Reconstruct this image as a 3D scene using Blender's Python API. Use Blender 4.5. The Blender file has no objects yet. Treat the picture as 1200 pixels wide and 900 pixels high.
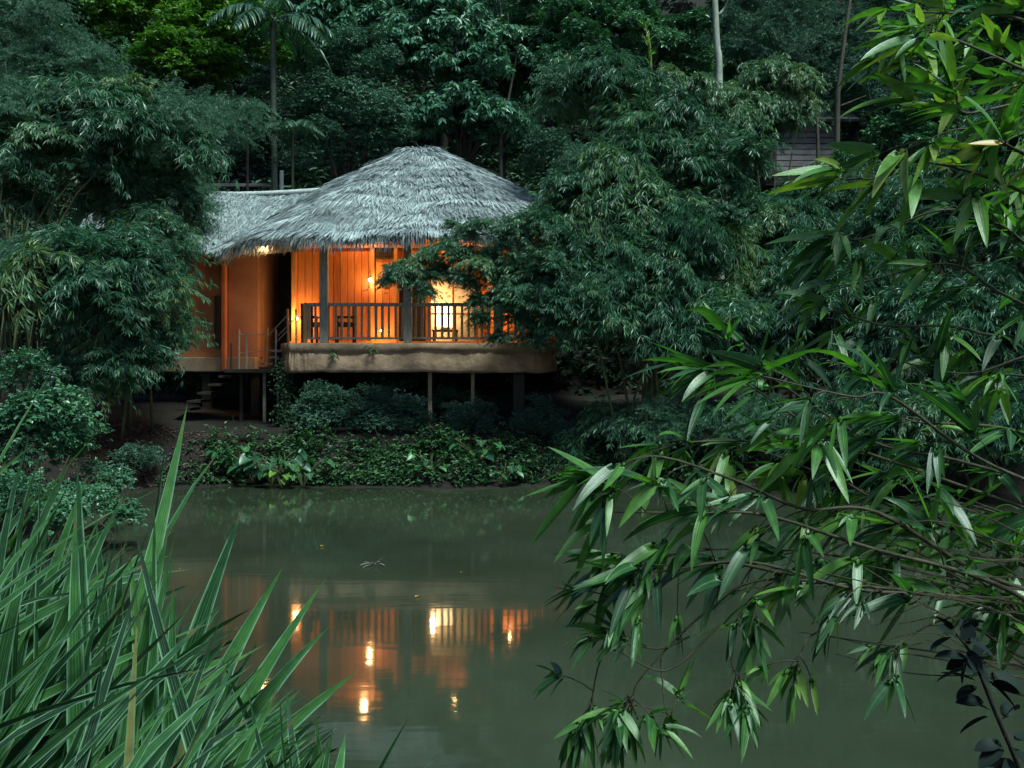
import bpy, math
import numpy as np
from mathutils import Vector, Matrix
R = math.radians
rng = np.random.default_rng(7)
sc = bpy.context.scene
COL = sc.collection

# ------------------------------------------------------------------ camera, sky, sun, exposure
F = 1100.0; HOR = 430.0; CAMH = 2.4
cam = bpy.data.cameras.new('camera'); cam.sensor_width = 36; cam.lens = 36 * F / 1200
cam.shift_y = -(450 - HOR) / 1200.0
cam.clip_start = 0.05; cam.clip_end = 500
co = bpy.data.objects.new('camera', cam); COL.objects.link(co)
co.location = (0, 0, CAMH); co.rotation_euler = (R(90), 0, 0)
sc.camera = co

SUN_EL, SUN_ROT = 60, 140
world = bpy.data.worlds.new('World'); sc.world = world; world.use_nodes = True
nt = world.node_tree; bg = nt.nodes['Background']
sky = nt.nodes.new('ShaderNodeTexSky'); sky.sky_type = 'NISHITA'; sky.sun_disc = False
sky.sun_elevation = R(SUN_EL); sky.sun_rotation = R(SUN_ROT); sky.air_density = 1.2; sky.dust_density = 1.0; sky.ozone_density = 3.0
nt.links.new(sky.outputs[0], bg.inputs[0]); bg.inputs[1].default_value = 0.045
sun = bpy.data.lights.new('sun', 'SUN'); sun.energy = 2.35; sun.angle = R(16); sun.color = (0.78, 1.0, 0.88)
so = bpy.data.objects.new('sun', sun); COL.objects.link(so)
sd = Vector((math.sin(R(SUN_ROT)) * math.cos(R(SUN_EL)), math.cos(R(SUN_ROT)) * math.cos(R(SUN_EL)), math.sin(R(SUN_EL))))
so.rotation_euler = (-sd).to_track_quat('-Z', 'Y').to_euler()
sc.view_settings.view_transform = 'Standard'; sc.view_settings.look = 'None'
sc.view_settings.gamma = 1; sc.view_settings.use_curve_mapping = False
sc.view_settings.exposure = 1.2
sc.cycles.use_denoising = True
sc.cycles.max_bounces = 6; sc.cycles.diffuse_bounces = 3; sc.cycles.glossy_bounces = 3; sc.cycles.transmission_bounces = 3
sc.cycles.sample_clamp_indirect = 4.0


def at(px, py, D):
    return np.array(((px - 600) * D / F, D, CAMH + (HOR - py) * D / F))


# ------------------------------------------------------------------ materials
def new_mat(name):
    m = bpy.data.materials.new(name); m.use_nodes = True
    return m, m.node_tree, m.node_tree.nodes['Principled BSDF']


def ramp(nt, stops):
    r = nt.nodes.new('ShaderNodeValToRGB')
    while len(r.color_ramp.elements) < len(stops):
        r.color_ramp.elements.new(0.5)
    for e, (p, c) in zip(r.color_ramp.elements, stops):
        e.position = p; e.color = (*c, 1)
    return r


def attr(nt, name):
    a = nt.nodes.new('ShaderNodeAttribute'); a.attribute_name = name
    return a


def noise(nt, scale, detail=5, vec=None, rough=0.6):
    n = nt.nodes.new('ShaderNodeTexNoise'); n.inputs['Scale'].default_value = scale
    n.inputs['Detail'].default_value = detail; n.inputs['Roughness'].default_value = rough
    if vec is not None: nt.links.new(vec, n.inputs['Vector'])
    return n


def coords(nt, scale=(1, 1, 1), kind='Object'):
    tc = nt.nodes.new('ShaderNodeTexCoord'); mp = nt.nodes.new('ShaderNodeMapping')
    mp.inputs['Scale'].default_value = scale
    nt.links.new(tc.outputs[kind], mp.inputs['Vector'])
    return mp.outputs['Vector']


def mix(nt, fac, a, b, mode='MIX'):
    n = nt.nodes.new('ShaderNodeMix'); n.data_type = 'RGBA'; n.blend_type = mode
    for s, v in ((0, fac), (6, a), (7, b)):
        if hasattr(v, 'node'): nt.links.new(v, n.inputs[s])
        elif s == 0: n.inputs[0].default_value = v
        else: n.inputs[s].default_value = (*v, 1)
    return n.outputs[2]


def bump(nt, b, h, strength=0.5, dist=0.02):
    n = nt.nodes.new('ShaderNodeBump'); n.inputs['Strength'].default_value = strength
    n.inputs['Distance'].default_value = dist
    nt.links.new(h, n.inputs['Height']); nt.links.new(n.outputs[0], b.inputs['Normal'])


def leaf_mat(name, stops, rough=0.45, transl=0.2, stripe=None, spec=0.5, rib=None):
    m, nt, b = new_mat(name)
    r = ramp(nt, stops)
    a = attr(nt, 'rnd'); oi = nt.nodes.new('ShaderNodeObjectInfo')
    ad = nt.nodes.new('ShaderNodeMath'); ad.operation = 'MULTIPLY_ADD'
    nt.links.new(oi.outputs['Random'], ad.inputs[0]); ad.inputs[1].default_value = 0.35
    sb = nt.nodes.new('ShaderNodeMath'); sb.operation = 'MULTIPLY_ADD'
    nt.links.new(a.outputs['Fac'], sb.inputs[0]); sb.inputs[1].default_value = 0.85; sb.inputs[2].default_value = -0.1
    nt.links.new(sb.outputs[0], ad.inputs[2])
    nt.links.new(ad.outputs[0], r.inputs[0]); col = r.outputs[0]
    if stripe or rib:
        u = attr(nt, 'u')
        ab = nt.nodes.new('ShaderNodeMath'); ab.operation = 'ABSOLUTE'; nt.links.new(u.outputs['Fac'], ab.inputs[0])
        if stripe:
            rr = ramp(nt, [(0.0, (.5, .5, .5)), (.05, (0, 0, 0)), (.28, (0, 0, 0)), (.34, (.35, .35, .35)), (.40, (0, 0, 0)), (.62, (0, 0, 0)), (.7, (.4, .4, .4)), (.76, (.1, .1, .1)), (0.90, (1, 1, 1))]); nt.links.new(ab.outputs[0], rr.inputs[0])
            col = mix(nt, rr.outputs[0], col, stripe)
        else:
            rr = ramp(nt, [(0.0, (1, 1, 1)), (0.16, (0, 0, 0))]); nt.links.new(ab.outputs[0], rr.inputs[0])
            col = mix(nt, rr.outputs[0], col, rib)
    if stripe or rib:   # fine veins, mottling, dry tips
        cb = nt.nodes.new('ShaderNodeCombineXYZ'); nt.links.new(u.outputs['Fac'], cb.inputs[0]); nt.links.new(a.outputs['Fac'], cb.inputs[1])
        mp = nt.nodes.new('ShaderNodeMapping'); mp.inputs['Scale'].default_value = (7, 40, 1); nt.links.new(cb.outputs[0], mp.inputs[0])
        vn = noise(nt, 1.0, 2, mp.outputs[0]); vr = ramp(nt, [(.3, (.62, .66, .62)), (.7, (1.25, 1.22, 1.2))]); nt.links.new(vn.outputs['Fac'], vr.inputs[0])
        col = mix(nt, 1.0, col, vr.outputs[0], 'MULTIPLY')
        mo = noise(nt, 26, 4, coords(nt)); mr = ramp(nt, [(.35, (.6, .68, .7)), (.65, (1.2, 1.2, 1.1))]); nt.links.new(mo.outputs['Fac'], mr.inputs[0])
        col = mix(nt, .8, col, mr.outputs[0], 'MULTIPLY')
        vv = attr(nt, 'v'); ad2 = nt.nodes.new('ShaderNodeMath'); ad2.operation = 'MULTIPLY_ADD'
        nt.links.new(mo.outputs['Fac'], ad2.inputs[0]); ad2.inputs[1].default_value = .35; nt.links.new(vv.outputs['Fac'], ad2.inputs[2])
        tr = ramp(nt, [(.0, (0, 0, 0)), (1.0, (0, 0, 0)), (1.0, (0, 0, 0))]); tr.color_ramp.elements[1].position = .97; tr.color_ramp.elements[2].color = (1, 1, 1, 1)
        sc_ = nt.nodes.new('ShaderNodeMath'); sc_.operation = 'MULTIPLY'; nt.links.new(ad2.outputs[0], sc_.inputs[0]); sc_.inputs[1].default_value = .84
        nt.links.new(sc_.outputs[0], tr.inputs[0]); col = mix(nt, tr.outputs[0], col, (.16, .12, .05))
        bump(nt, b, vn.outputs['Fac'], .35, .003)
    nt.links.new(col, b.inputs['Base Color'])
    b.inputs['Roughness'].default_value = rough
    b.inputs['Specular IOR Level'].default_value = spec
    if transl > 0:
        t = nt.nodes.new('ShaderNodeBsdfTranslucent')
        nt.links.new(mix(nt, 1.0, col, (1.0, 1.35, 0.35), 'MULTIPLY'), t.inputs[0])
        ms = nt.nodes.new('ShaderNodeMixShader'); ms.inputs[0].default_value = transl
        nt.links.new(b.outputs[0], ms.inputs[1]); nt.links.new(t.outputs[0], ms.inputs[2])
        nt.links.new(ms.outputs[0], nt.nodes['Material Output'].inputs[0])
    return m


def surf_mat(name, c1, c2, scale=4, rough=0.8, bmp=0.4, bscale=None, stretch=(1, 1, 1), detail=8, use_rnd=False, c3=None, dist=0.02, spec=0.4):
    m, nt, b = new_mat(name)
    v = coords(nt, stretch)
    n = noise(nt, scale, detail, v)
    r = ramp(nt, [(0.3, c1), (0.7, c2)]); nt.links.new(n.outputs['Fac'], r.inputs[0]); col = r.outputs[0]
    if use_rnd:
        a = attr(nt, 'rnd'); rr = ramp(nt, [(0, c1), (0.5, c2), (1, c3 or c2)]); nt.links.new(a.outputs['Fac'], rr.inputs[0])
        col = mix(nt, 0.5, col, rr.outputs[0])
    nt.links.new(col, b.inputs['Base Color']); b.inputs['Roughness'].default_value = rough
    b.inputs['Specular IOR Level'].default_value = spec
    n2 = noise(nt, bscale or scale * 4, 6, v)
    bump(nt, b, n2.outputs['Fac'], bmp, dist)
    return m


def emit_mat(name, c, s):
    m, nt, b = new_mat(name)
    b.inputs['Base Color'].default_value = (*c, 1); b.inputs['Emission Color'].default_value = (*c, 1)
    b.inputs['Emission Strength'].default_value = s
    return m


M = {}
M['bamboo'] = leaf_mat('bamboo_leaf', [(0, (.012, .050, .034)), (.4, (.032, .112, .068)), (.75, (.07, .195, .10)), (.93, (.15, .26, .09)), (1, (.26, .24, .11))], .4, .2, spec=.7)
M['bamboo_pale'] = leaf_mat('bamboo_leaf_pale', [(0, (.045, .12, .07)), (.5, (.09, .20, .10)), (1, (.19, .25, .10))], .4, .25, spec=.8)
M['feather'] = leaf_mat('feather_leaf', [(0, (0.039, 0.099, 0.072)), (.5, (0.072, 0.171, 0.116)), (1, (0.110, 0.242, 0.143))], .5, .2)
M['fine'] = leaf_mat('fine_leaf', [(0, (0.025, 0.077, 0.056)), (.5, (0.053, 0.133, 0.095)), (1, (0.084, 0.196, 0.126))], .45, .12)
M['broad'] = leaf_mat('broad_leaf', [(0, (0.027, 0.088, 0.054)), (.5, (0.057, 0.162, 0.088)), (1, (0.108, 0.257, 0.121))], .35, .15)
M['lime'] = leaf_mat('lime_leaf', [(0, (.02, .06, .02)), (.32, (.05, .14, .025)), (.6, (.11, .25, .04)), (1, (.26, .42, .07))], .4, .3)
M['big'] = leaf_mat('big_leaf', [(0, (0.036, 0.108, 0.078)), (.5, (0.072, 0.192, 0.126)), (1, (0.120, 0.276, 0.180))], .38, .15)
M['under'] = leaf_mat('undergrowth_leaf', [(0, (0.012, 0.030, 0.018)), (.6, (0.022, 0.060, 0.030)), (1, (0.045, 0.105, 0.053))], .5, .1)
M['palm'] = leaf_mat('palm_leaf', [(0, (.018, .055, .036)), (.5, (.032, .085, .055)), (1, (.055, .12, .07))], .38, .2)
M['taro'] = leaf_mat('taro_leaf', [(0, (.015, .06, .035)), (.6, (.03, .11, .055)), (1, (.05, .20, .06))], .35, .2, rib=(.1, .22, .1))
M['bank'] = leaf_mat('bank_leaf', [(0, (.008, .03, .014)), (.5, (.022, .075, .03)), (1, (.08, .20, .06))], .5, .15)
M['hero'] = leaf_mat('hero_bamboo_leaf', [(0, (.02, .07, .035)), (.35, (.04, .13, .045)), (.65, (.09, .24, .045)), (.9, (.17, .36, .06)), (1, (.30, .36, .08))], .35, .38, rib=(.14, .28, .10), spec=.9)
M['yellow'] = leaf_mat('yellowed_leaf', [(0, (.45, .30, .06)), (1, (.5, .22, .05))], .4, .3)
M['strap'] = leaf_mat('strap_leaf', [(0, (.005, .022, .012)), (.5, (.016, .075, .025)), (.8, (.06, .20, .045)), (.96, (.12, .26, .06)), (1, (.34, .28, .10))], .4, .22, stripe=(.28, .50, .34), spec=.8)
M['dark_twig'] = leaf_mat('dark_twig_leaf', [(0, (.006, .012, .012)), (1, (.010, .018, .014))], .6, .0, spec=.15)
M['bark'] = surf_mat('bark', (.03, .027, .02), (.10, .085, .06), 6, stretch=(1, 1, .25), bmp=.8)
M['bark_dark'] = surf_mat('dark_bark', (.015, .013, .01), (.05, .042, .03), 6, stretch=(1, 1, .25), bmp=.8)
M['palm_bark'] = surf_mat('palm_bark', (.03, .045, .035), (.07, .09, .07), 4, .7, .3)
M['bark_pale'] = surf_mat('pale_bark', (.16, .18, .15), (.42, .44, .38), 5, stretch=(1, 1, .4), bmp=.5)
M['culm'] = surf_mat('bamboo_culm', (.05, .07, .03), (.12, .13, .06), 3, .45, .1)
M['twig'] = surf_mat('hero_twig', (.02, .018, .012), (.07, .06, .03), 20, .6, .3)
M['twig_pale'] = surf_mat('pale_twig', (.16, .15, .06), (.28, .24, .10), 20, .5, .3)
M['thatch'] = surf_mat('thatch', (.07, .08, .09), (.46, .52, .55), 9, .85, .5, use_rnd=True, c3=(.74, .80, .82))
M['thatch_base'] = surf_mat('thatch_base', (.03, .03, .03), (.12, .12, .12), 10, .95, .6)
M['fascia'] = surf_mat('cob_fascia', (.20, .12, .08), (.54, .35, .24), 2.2, .9, .8, 11, dist=.02, stretch=(1, 1, 1.2))
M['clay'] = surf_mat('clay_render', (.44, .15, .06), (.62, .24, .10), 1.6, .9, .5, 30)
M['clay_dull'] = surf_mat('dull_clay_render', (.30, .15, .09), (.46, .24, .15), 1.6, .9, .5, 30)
M['plinth'] = surf_mat('plinth_render', (.26, .20, .14), (.45, .36, .25), 3, .9, .6, 30)
M['concrete'] = surf_mat('stained_concrete', (.12, .10, .08), (.34, .30, .24), 3, .9, .6, 20)
M['grey_wood'] = surf_mat('weathered_wood', (.16, .15, .13), (.36, .34, .30), 8, .75, .5, stretch=(3, 3, .5))
M['rail_wood'] = surf_mat('railing_wood', (.20, .14, .10), (.42, .30, .20), 8, .7, .4, stretch=(1, 3, 3))
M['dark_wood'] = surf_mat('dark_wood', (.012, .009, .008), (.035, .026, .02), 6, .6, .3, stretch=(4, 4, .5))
M['planks'] = surf_mat('teak_planks', (.10, .02, .004), (.60, .20, .045), 7, .5, .3, stretch=(5, 5, .35), use_rnd=True, c3=(.72, .30, .08))
M['beam'] = surf_mat('teak_beam', (.34, .15, .045), (.58, .29, .10), 6, .5, .3, stretch=(3, 3, .6))
M['earth'] = surf_mat('earth', (.006, .0045, .0035), (.019, .013, .010), 1.5, .95, .8, 12, dist=.05)
M['ridge'] = surf_mat('ridge_thatch', (.30, .33, .34), (.62, .66, .68), 12, .85, .6)
M['white'] = surf_mat('white_paint', (.5, .52, .5), (.75, .78, .75), 8, .6, .2)
M['slats'] = surf_mat('old_boards', (.10, .09, .10), (.24, .21, .22), 6, .8, .4, stretch=(.5, 3, 3))
M['lamp_hot'] = emit_mat('lamp_glow', (1, .72, .36), 25)
M['lamp_shade'] = emit_mat('paper_shade_glow', (1, .68, .32), 4)
M['cloth'] = surf_mat('cushion_cloth', (.10, .03, .02), (.16, .05, .03), 20, .9, .2)

m, nt, b = new_mat('pond_water')
v = coords(nt, (1, 1, 1), 'Object')
n = noise(nt, .25, 3, v); r = ramp(nt, [(.3, (.020, .028, .017)), (.7, (.046, .056, .036))])
nt.links.new(n.outputs['Fac'], r.inputs[0]); nt.links.new(r.outputs[0], b.inputs['Base Color'])
b.inputs['Roughness'].default_value = .05; b.inputs['IOR'].default_value = 1.40
v2 = coords(nt, (.22, 1, 1), 'Object'); n2 = noise(nt, 5, 2, v2)
bump(nt, b, n2.outputs['Fac'], .05, .02)
M['water'] = m


# ------------------------------------------------------------------ mesh building
class MB:
    def __init__(s): s.V = []; s.T = []; s.Q = []; s.r = []; s.u = []; s.v = []; s.n = 0

    def add(s, V, T=None, Q=None, rnd=0.5, u=0.0, v=0.0):
        V = np.asarray(V, float).reshape(-1, 3); k = len(V)
        s.V.append(V)
        if T is not None and len(T): s.T.append(np.asarray(T).reshape(-1, 3) + s.n)
        if Q is not None and len(Q): s.Q.append(np.asarray(Q).reshape(-1, 4) + s.n)
        s.r.append(np.broadcast_to(np.asarray(rnd, float), (k,))); s.u.append(np.broadcast_to(np.asarray(u, float), (k,))); s.v.append(np.broadcast_to(np.asarray(v, float), (k,)))
        s.n += k

    def mesh(s, name, mats, smooth=False):
        me = bpy.data.meshes.new(name)
        V = np.concatenate(s.V)
        T = np.concatenate(s.T) if s.T else np.zeros((0, 3), int)
        Q = np.concatenate(s.Q) if s.Q else np.zeros((0, 4), int)
        me.vertices.add(len(V)); me.vertices.foreach_set('co', V.astype(np.float32).ravel())
        li = np.concatenate([T.ravel(), Q.ravel()]).astype(np.int32)
        me.loops.add(len(li)); me.loops.foreach_set('vertex_index', li)
        nf = len(T) + len(Q); me.polygons.add(nf)
        ls = np.concatenate([np.arange(len(T)) * 3, len(T) * 3 + np.arange(len(Q)) * 4]).astype(np.int32)
        me.polygons.foreach_set('loop_start', ls)
        me.update(calc_edges=True)
        for nm, a in (('rnd', s.r), ('u', s.u), ('v', s.v)):
            at_ = me.attributes.new(nm, 'FLOAT', 'POINT'); at_.data.foreach_set('value', np.concatenate(a).astype(np.float32))
        me.polygons.foreach_set('use_smooth', np.full(nf, smooth))
        me.materials.append(mats)
        me.update()
        return me

    def build(s, name, mat, parent=None, smooth=False, bevel=0):
        o = bpy.data.objects.new(name, s.mesh(name, mat, smooth)); COL.objects.link(o)
        if parent: o.parent = parent; o.matrix_parent_inverse = Matrix.Translation(-parent.location)
        if bevel:
            bv = o.modifiers.new('bevel', 'BEVEL'); bv.width = bevel; bv.segments = 2; bv.limit_method = 'ANGLE'
        return o


def tag(o, label=None, cat=None, group=None, kind=None):
    if label: o['label'] = label
    if cat: o['category'] = cat
    if group: o['group'] = group
    if kind: o['kind'] = kind
    return o


def empty(name, loc, label, cat, group=None):
    o = bpy.data.objects.new(name, None); COL.objects.link(o); o.location = tuple(loc); o.empty_display_size = .2
    return tag(o, label, cat, group)


def box(mb, c, size, rz=0, rnd=0.5):
    x, y, z = [a / 2 for a in size]
    V = np.array([(i * x, j * y, k * z) for k in (-1, 1) for (i, j) in ((-1, -1), (1, -1), (1, 1), (-1, 1))], float)
    if rz:
        cs, sn = math.cos(rz), math.sin(rz); V = V @ np.array([[cs, sn, 0], [-sn, cs, 0], [0, 0, 1]])
    mb.add(V + np.array(c, float), Q=[(0, 3, 2, 1), (4, 5, 6, 7), (0, 1, 5, 4), (1, 2, 6, 5), (2, 3, 7, 6), (3, 0, 4, 7)], rnd=rnd)


def nrm(a): return a / np.maximum(np.linalg.norm(a, axis=-1, keepdims=True), 1e-9)


def tube(mb, pts, rad, n=6, rnd=.5):
    P = np.asarray(pts, float); k = len(P); rad = np.broadcast_to(np.asarray(rad, float), (k,))
    T = nrm(np.gradient(P, axis=0)); up = np.array((0.13, 0.21, 1.0))
    if abs(nrm((P[-1] - P[0])[None])[0][2]) > .8: up = np.array((1.0, .2, 0.1))
    A = nrm(np.cross(T, up)); B = np.cross(T, A)
    an = np.arange(n) * 2 * math.pi / n
    V = P[:, None] + rad[:, None, None] * (A[:, None] * np.cos(an)[None, :, None] + B[:, None] * np.sin(an)[None, :, None])
    Q = []
    for i in range(k - 1):
        for j in range(n):
            Q.append((i * n + j, i * n + (j + 1) % n, (i + 1) * n + (j + 1) % n, (i + 1) * n + j))
    V = np.concatenate([V.reshape(-1, 3), P[:1], P[-1:]])
    T3 = [(k * n, (j + 1) % n, j) for j in range(n)] + [(k * n + 1, (k - 1) * n + j, (k - 1) * n + (j + 1) % n) for j in range(n)]
    mb.add(V, T=T3, Q=Q, rnd=rnd)


def spline(pts, n):
    P = np.asarray(pts, float); k = len(P)
    if k == 2: return P[0] + np.linspace(0, 1, n)[:, None] * (P[1] - P[0])
    E = np.vstack([2 * P[0] - P[1], P, 2 * P[-1] - P[-2]])
    out = []
    for t in np.linspace(0, k - 1 - 1e-6, n):
        i = int(t); f = t - i; a, b_, c, d = E[i:i + 4]
        out.append(.5 * ((2 * b_) + (-a + c) * f + (2 * a - 5 * b_ + 4 * c - d) * f * f + (-a + 3 * b_ - 3 * c + d) * f ** 3))
    return np.array(out)


PROF = {
    'lance': lambda t: np.sin(np.pi * np.clip(t, 0, 1) ** .62) ** .75,
    'oval': lambda t: np.sin(np.pi * t ** .85) ** .7,
    'heart': lambda t: np.sin(np.pi * t ** .5) ** .8,
    'strap': lambda t: np.minimum(1, (1 - t) * 3.2) ** .8 * (.75 + .25 * np.minimum(1, t * 4)),
}


def leaves(mb, P, D, L, W, bend=.5, roll=.4, nst=3, prof='lance', fold=.25, rnd=None, updir=None, bendvec=None, bpow=1.3):
    P = np.asarray(P, float); N = len(P); D = nrm(np.asarray(D, float))
    L = np.broadcast_to(np.asarray(L, float), (N,)); W = np.broadcast_to(np.asarray(W, float), (N,))
    bend = np.broadcast_to(np.asarray(bend, float), (N,))
    if rnd is None: rnd = rng.random(N)
    bv = np.array((0, 0, -1.0)) if bendvec is None else bendvec
    ts = np.linspace(0, 1, nst)
    ds = nrm(D[:, None] + bend[:, None, None] * (ts ** bpow)[None, :, None] * np.broadcast_to(bv, (N, 3))[:, None])
    pos = P[:, None] + np.concatenate([np.zeros((N, 1, 3)), np.cumsum((ds[:, 1:] + ds[:, :-1]) * .5, axis=1)], axis=1) * (L / (nst - 1))[:, None, None]
    up = np.array((0, 0, 1.0)) if updir is None else updir
    up = nrm(np.broadcast_to(up, (N, 3)) + rng.normal(0, .25, (N, 3)))
    s = nrm(np.cross(ds, up[:, None])); nn = np.cross(s, ds)
    ra = rng.normal(0, 1, N) * roll
    c_, s_ = np.cos(ra)[:, None, None], np.sin(ra)[:, None, None]
    s, nn = s * c_ + nn * s_, nn * c_ - s * s_
    w = PROF[prof](ts)
    if nst == 3:
        wv = s[:, 1] * (W / 2)[:, None]; lift = nn[:, 1] * (W * fold * .5)[:, None]
        V = np.stack([pos[:, 0], pos[:, 1] + wv + lift, pos[:, 2], pos[:, 1] - wv + lift], axis=1)
        Tq = np.arange(N)[:, None] * 4
        T = np.concatenate([Tq + np.array([[0, 1, 2]]), Tq + np.array([[0, 2, 3]])])
        mb.add(V.reshape(-1, 3), T=T, rnd=np.repeat(rnd, 4), u=np.tile([0, 1., 0, -1.], N))
        return
    first = 0 if prof == 'strap' else 1
    # interior stations have l,m,r ; ends single (strap: base also 3)
    verts = []; us = []; vs = []; idx = []; c = 0
    for j in range(nst):
        if (j == 0 and first == 1) or j == nst - 1:
            verts.append(pos[:, j][:, None]); us += [0]; vs += [ts[j]]; idx.append((c,)); c += 1
        else:
            hw = (W / 2 * w[j])[:, None]; lf = nn[:, j] * hw * fold
            verts.append(np.stack([pos[:, j] - s[:, j] * hw + lf, pos[:, j], pos[:, j] + s[:, j] * hw + lf], axis=1))
            us += [-1, 0, 1]; vs += [ts[j]] * 3; idx.append((c, c + 1, c + 2)); c += 3
    V = np.concatenate(verts, axis=1)
    T = []; Q = []
    for j in range(nst - 1):
        a, b_ = idx[j], idx[j + 1]
        if len(a) == 1: T += [(a[0], b_[0], b_[1]), (a[0], b_[1], b_[2])]
        elif len(b_) == 1: T += [(a[0], a[1], b_[0]), (a[1], a[2], b_[0])]
        else: Q += [(a[0], a[1], b_[1], b_[0]), (a[1], a[2], b_[2], b_[1])]
    off = (np.arange(N) * c)[:, None, None]
    mb.add(V.reshape(-1, 3), T=(np.array(T)[None] + off).reshape(-1, 3), Q=(np.array(Q)[None] + off).reshape(-1, 4) if Q else None,
           rnd=np.repeat(rnd, c), u=np.tile(np.array(us, float), N), v=np.tile(np.array(vs, float), N))


def fans(mb, C, O, nl, L, W, spread=.9, down=.4, **kw):
    """nl leaves fanning from each twig end C heading O"""
    C = np.asarray(C, float); O = nrm(np.asarray(O, float)); N = len(C)
    S = nrm(np.cross(O, np.array((0, 0, 1.0))) + 1e-4); U = np.cross(S, O)
    a = (np.linspace(-1, 1, nl)[None] * spread + rng.normal(0, .18, (N, nl)))
    e = rng.normal(0, .25, (N, nl))
    Dv = O[:, None] * np.cos(a)[..., None] + S[:, None] * np.sin(a)[..., None] + U[:, None] * e[..., None]
    Dv[..., 2] -= down * rng.uniform(.4, 1.6, (N, nl))
    Pp = np.repeat(C[:, None], nl, 1) + rng.normal(0, .012, (N, nl, 3))
    Ls = L * rng.uniform(.7, 1.25, N * nl); Ws = W * rng.uniform(.8, 1.2, N * nl)
    r_ = np.clip(np.repeat(rng.random(N), nl) * .6 + rng.random(N * nl) * .4, 0, 1)
    leaves(mb, Pp.reshape(-1, 3), Dv.reshape(-1, 3), Ls, Ws, rnd=r_, **kw)


def sphere_dirs(n, zmin=-.3):
    z = rng.uniform(zmin, 1, n); a = rng.uniform(0, 2 * math.pi, n); q = np.sqrt(1 - z * z)
    return np.stack([q * np.cos(a), q * np.sin(a), z], 1)


# ------------------------------------------------------------------ foliage variants (unit radius about 1 m)
def bamboo_spray(nt_=62, ncl=7, nl=6, L=.27, W=.031, sag=.55):
    mb = MB()
    d = sphere_dirs(nt_, -.15)
    d[:, :2] *= rng.uniform(.5, 1.45, (nt_, 1)); d[:, 2] *= rng.uniform(.6, 1.5, nt_)
    for k in range(nt_):
        ln = rng.uniform(.7, 1.12)
        s = np.linspace(.25, 1, ncl) + rng.normal(0, .03, ncl)
        P = d[k] * s[:, None] * ln; P[:, 2] -= sag * s ** 2 * ln
        P += rng.normal(0, .045, P.shape)
        T = d[k] * 1.0 + np.stack([0 * s, 0 * s, -2 * sag * s], 1)
        fans(mb, P, T + rng.normal(0, .4, P.shape), nl, L, W, spread=1.15, down=.4, bend=.8, roll=.6)
        if k % 2 == 0:
            sp = np.linspace(.05, 1, 5); Q = d[k] * sp[:, None] * ln; Q[:, 2] -= sag * sp ** 2 * ln
            tube(mb, Q, np.linspace(.007, .002, 5), 3, .2)
    return mb


def leaf_bough(n=170, nl=7, L=.2, W=.085, down=.35, prof='oval', zmin=-.45, shell=(.55, 1.05), spread=1.6):
    mb = MB()
    d = sphere_dirs(n, zmin); r = rng.uniform(*shell, n)
    # clumpy: pull clusters toward a few sub-centres
    k = sphere_dirs(9, zmin) * .75; j = rng.integers(0, 9, n)
    C = d * r[:, None] * .45 + k[j] * .62; C[:, 2] *= .8
    fans(mb, C, d + rng.normal(0, .35, (n, 3)), nl, L, W, spread=spread, down=down, bend=.5, roll=.5, fold=.35)
    return mb


VAR = {}
VAR['bamboo'] = [bamboo_spray().mesh('bamboo_spray', M['bamboo']) for _ in range(5)]
VAR['bamboo_pale'] = [bamboo_spray(55, 8, 6, .27, .04, .85).mesh('pale_spray', M['bamboo_pale']) for _ in range(3)]
VAR['feather'] = [bamboo_spray(90, 9, 6, .11, .012, .45).mesh('feathery_spray', M['feather']) for _ in range(4)]
VAR['needle'] = [bamboo_spray(90, 9, 6, .12, .012, .3).mesh('needle_spray', M['fine']) for _ in range(3)]
VAR['fine'] = [leaf_bough(330, 7, .11, .04, .2).mesh('fine_bough', M['fine']) for _ in range(3)]
VAR['broad'] = [leaf_bough(190, 7, .19, .075, .3).mesh('broad_bough', M['broad']) for _ in range(3)]
VAR['lime'] = [leaf_bough(190, 7, .20, .08, .25).mesh('lime_bough', M['lime']) for _ in range(3)]
VAR['big'] = [leaf_bough(75, 9, .30, .11, .75, spread=2.6).mesh('big_leaf_bough', M['big']) for _ in range(4)]
VAR['shrub'] = [leaf_bough(170, 6, .10, .055, .1).mesh('shrub_bough', M['fine']) for _ in range(3)]
VAR['ovate'] = [leaf_bough(170, 6, .13, .07, .3).mesh('ovate_bough', M['broad']) for _ in range(3)]
VAR['under'] = [leaf_bough(150, 7, .20, .05, .2, zmin=0).mesh('under_bough', M['under']) for _ in range(3)]


def sm(x): x = np.clip(x, 0, 1); return x * x * (3 - 2 * x)


def ground_z(x, y):
    x = np.asarray(x, float); y = np.asarray(y, float)
    ys = 18.7 + .25 * np.sin(x * .9) + .15 * np.sin(x * 2.3 + 1) - 1.6 * sm((x - 4) / 5) - 2.2 * sm((-6.0 - x) / 4)
    d1 = y - ys
    d2 = (-6.9 - .03 * (12 - y) ** 2 * .3) - x
    d3 = x - 12.0 + .3 * np.sin(y * .7)
    d4 = 3.1 - y + .25 * np.sin(x * 1.7)
    d = np.maximum(np.maximum(d1, d2), np.maximum(d3, d4))
    h = np.where(d < 0, np.maximum(-1.2, d * .5), .95 * sm(d / 1.6) + .12 * np.clip(d - 1.6, 0, 5))
    far = np.maximum.reduce([(y - 27.5), (-12 - x) * .8, (x - 14) * .8])
    h = h + np.clip(far, 0, 60) * .62
    h = h + .45 * np.exp(-((x + 1.6) / 1.3) ** 2 - ((y - 1.6) / 1.3) ** 2)
    h = h + np.where(d > .3, .08 * np.sin(x * 1.9 + y) * np.sin(y * 1.3 - x * .4), 0)
    return h


def gz(x, y): return float(ground_z(x, y))


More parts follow.
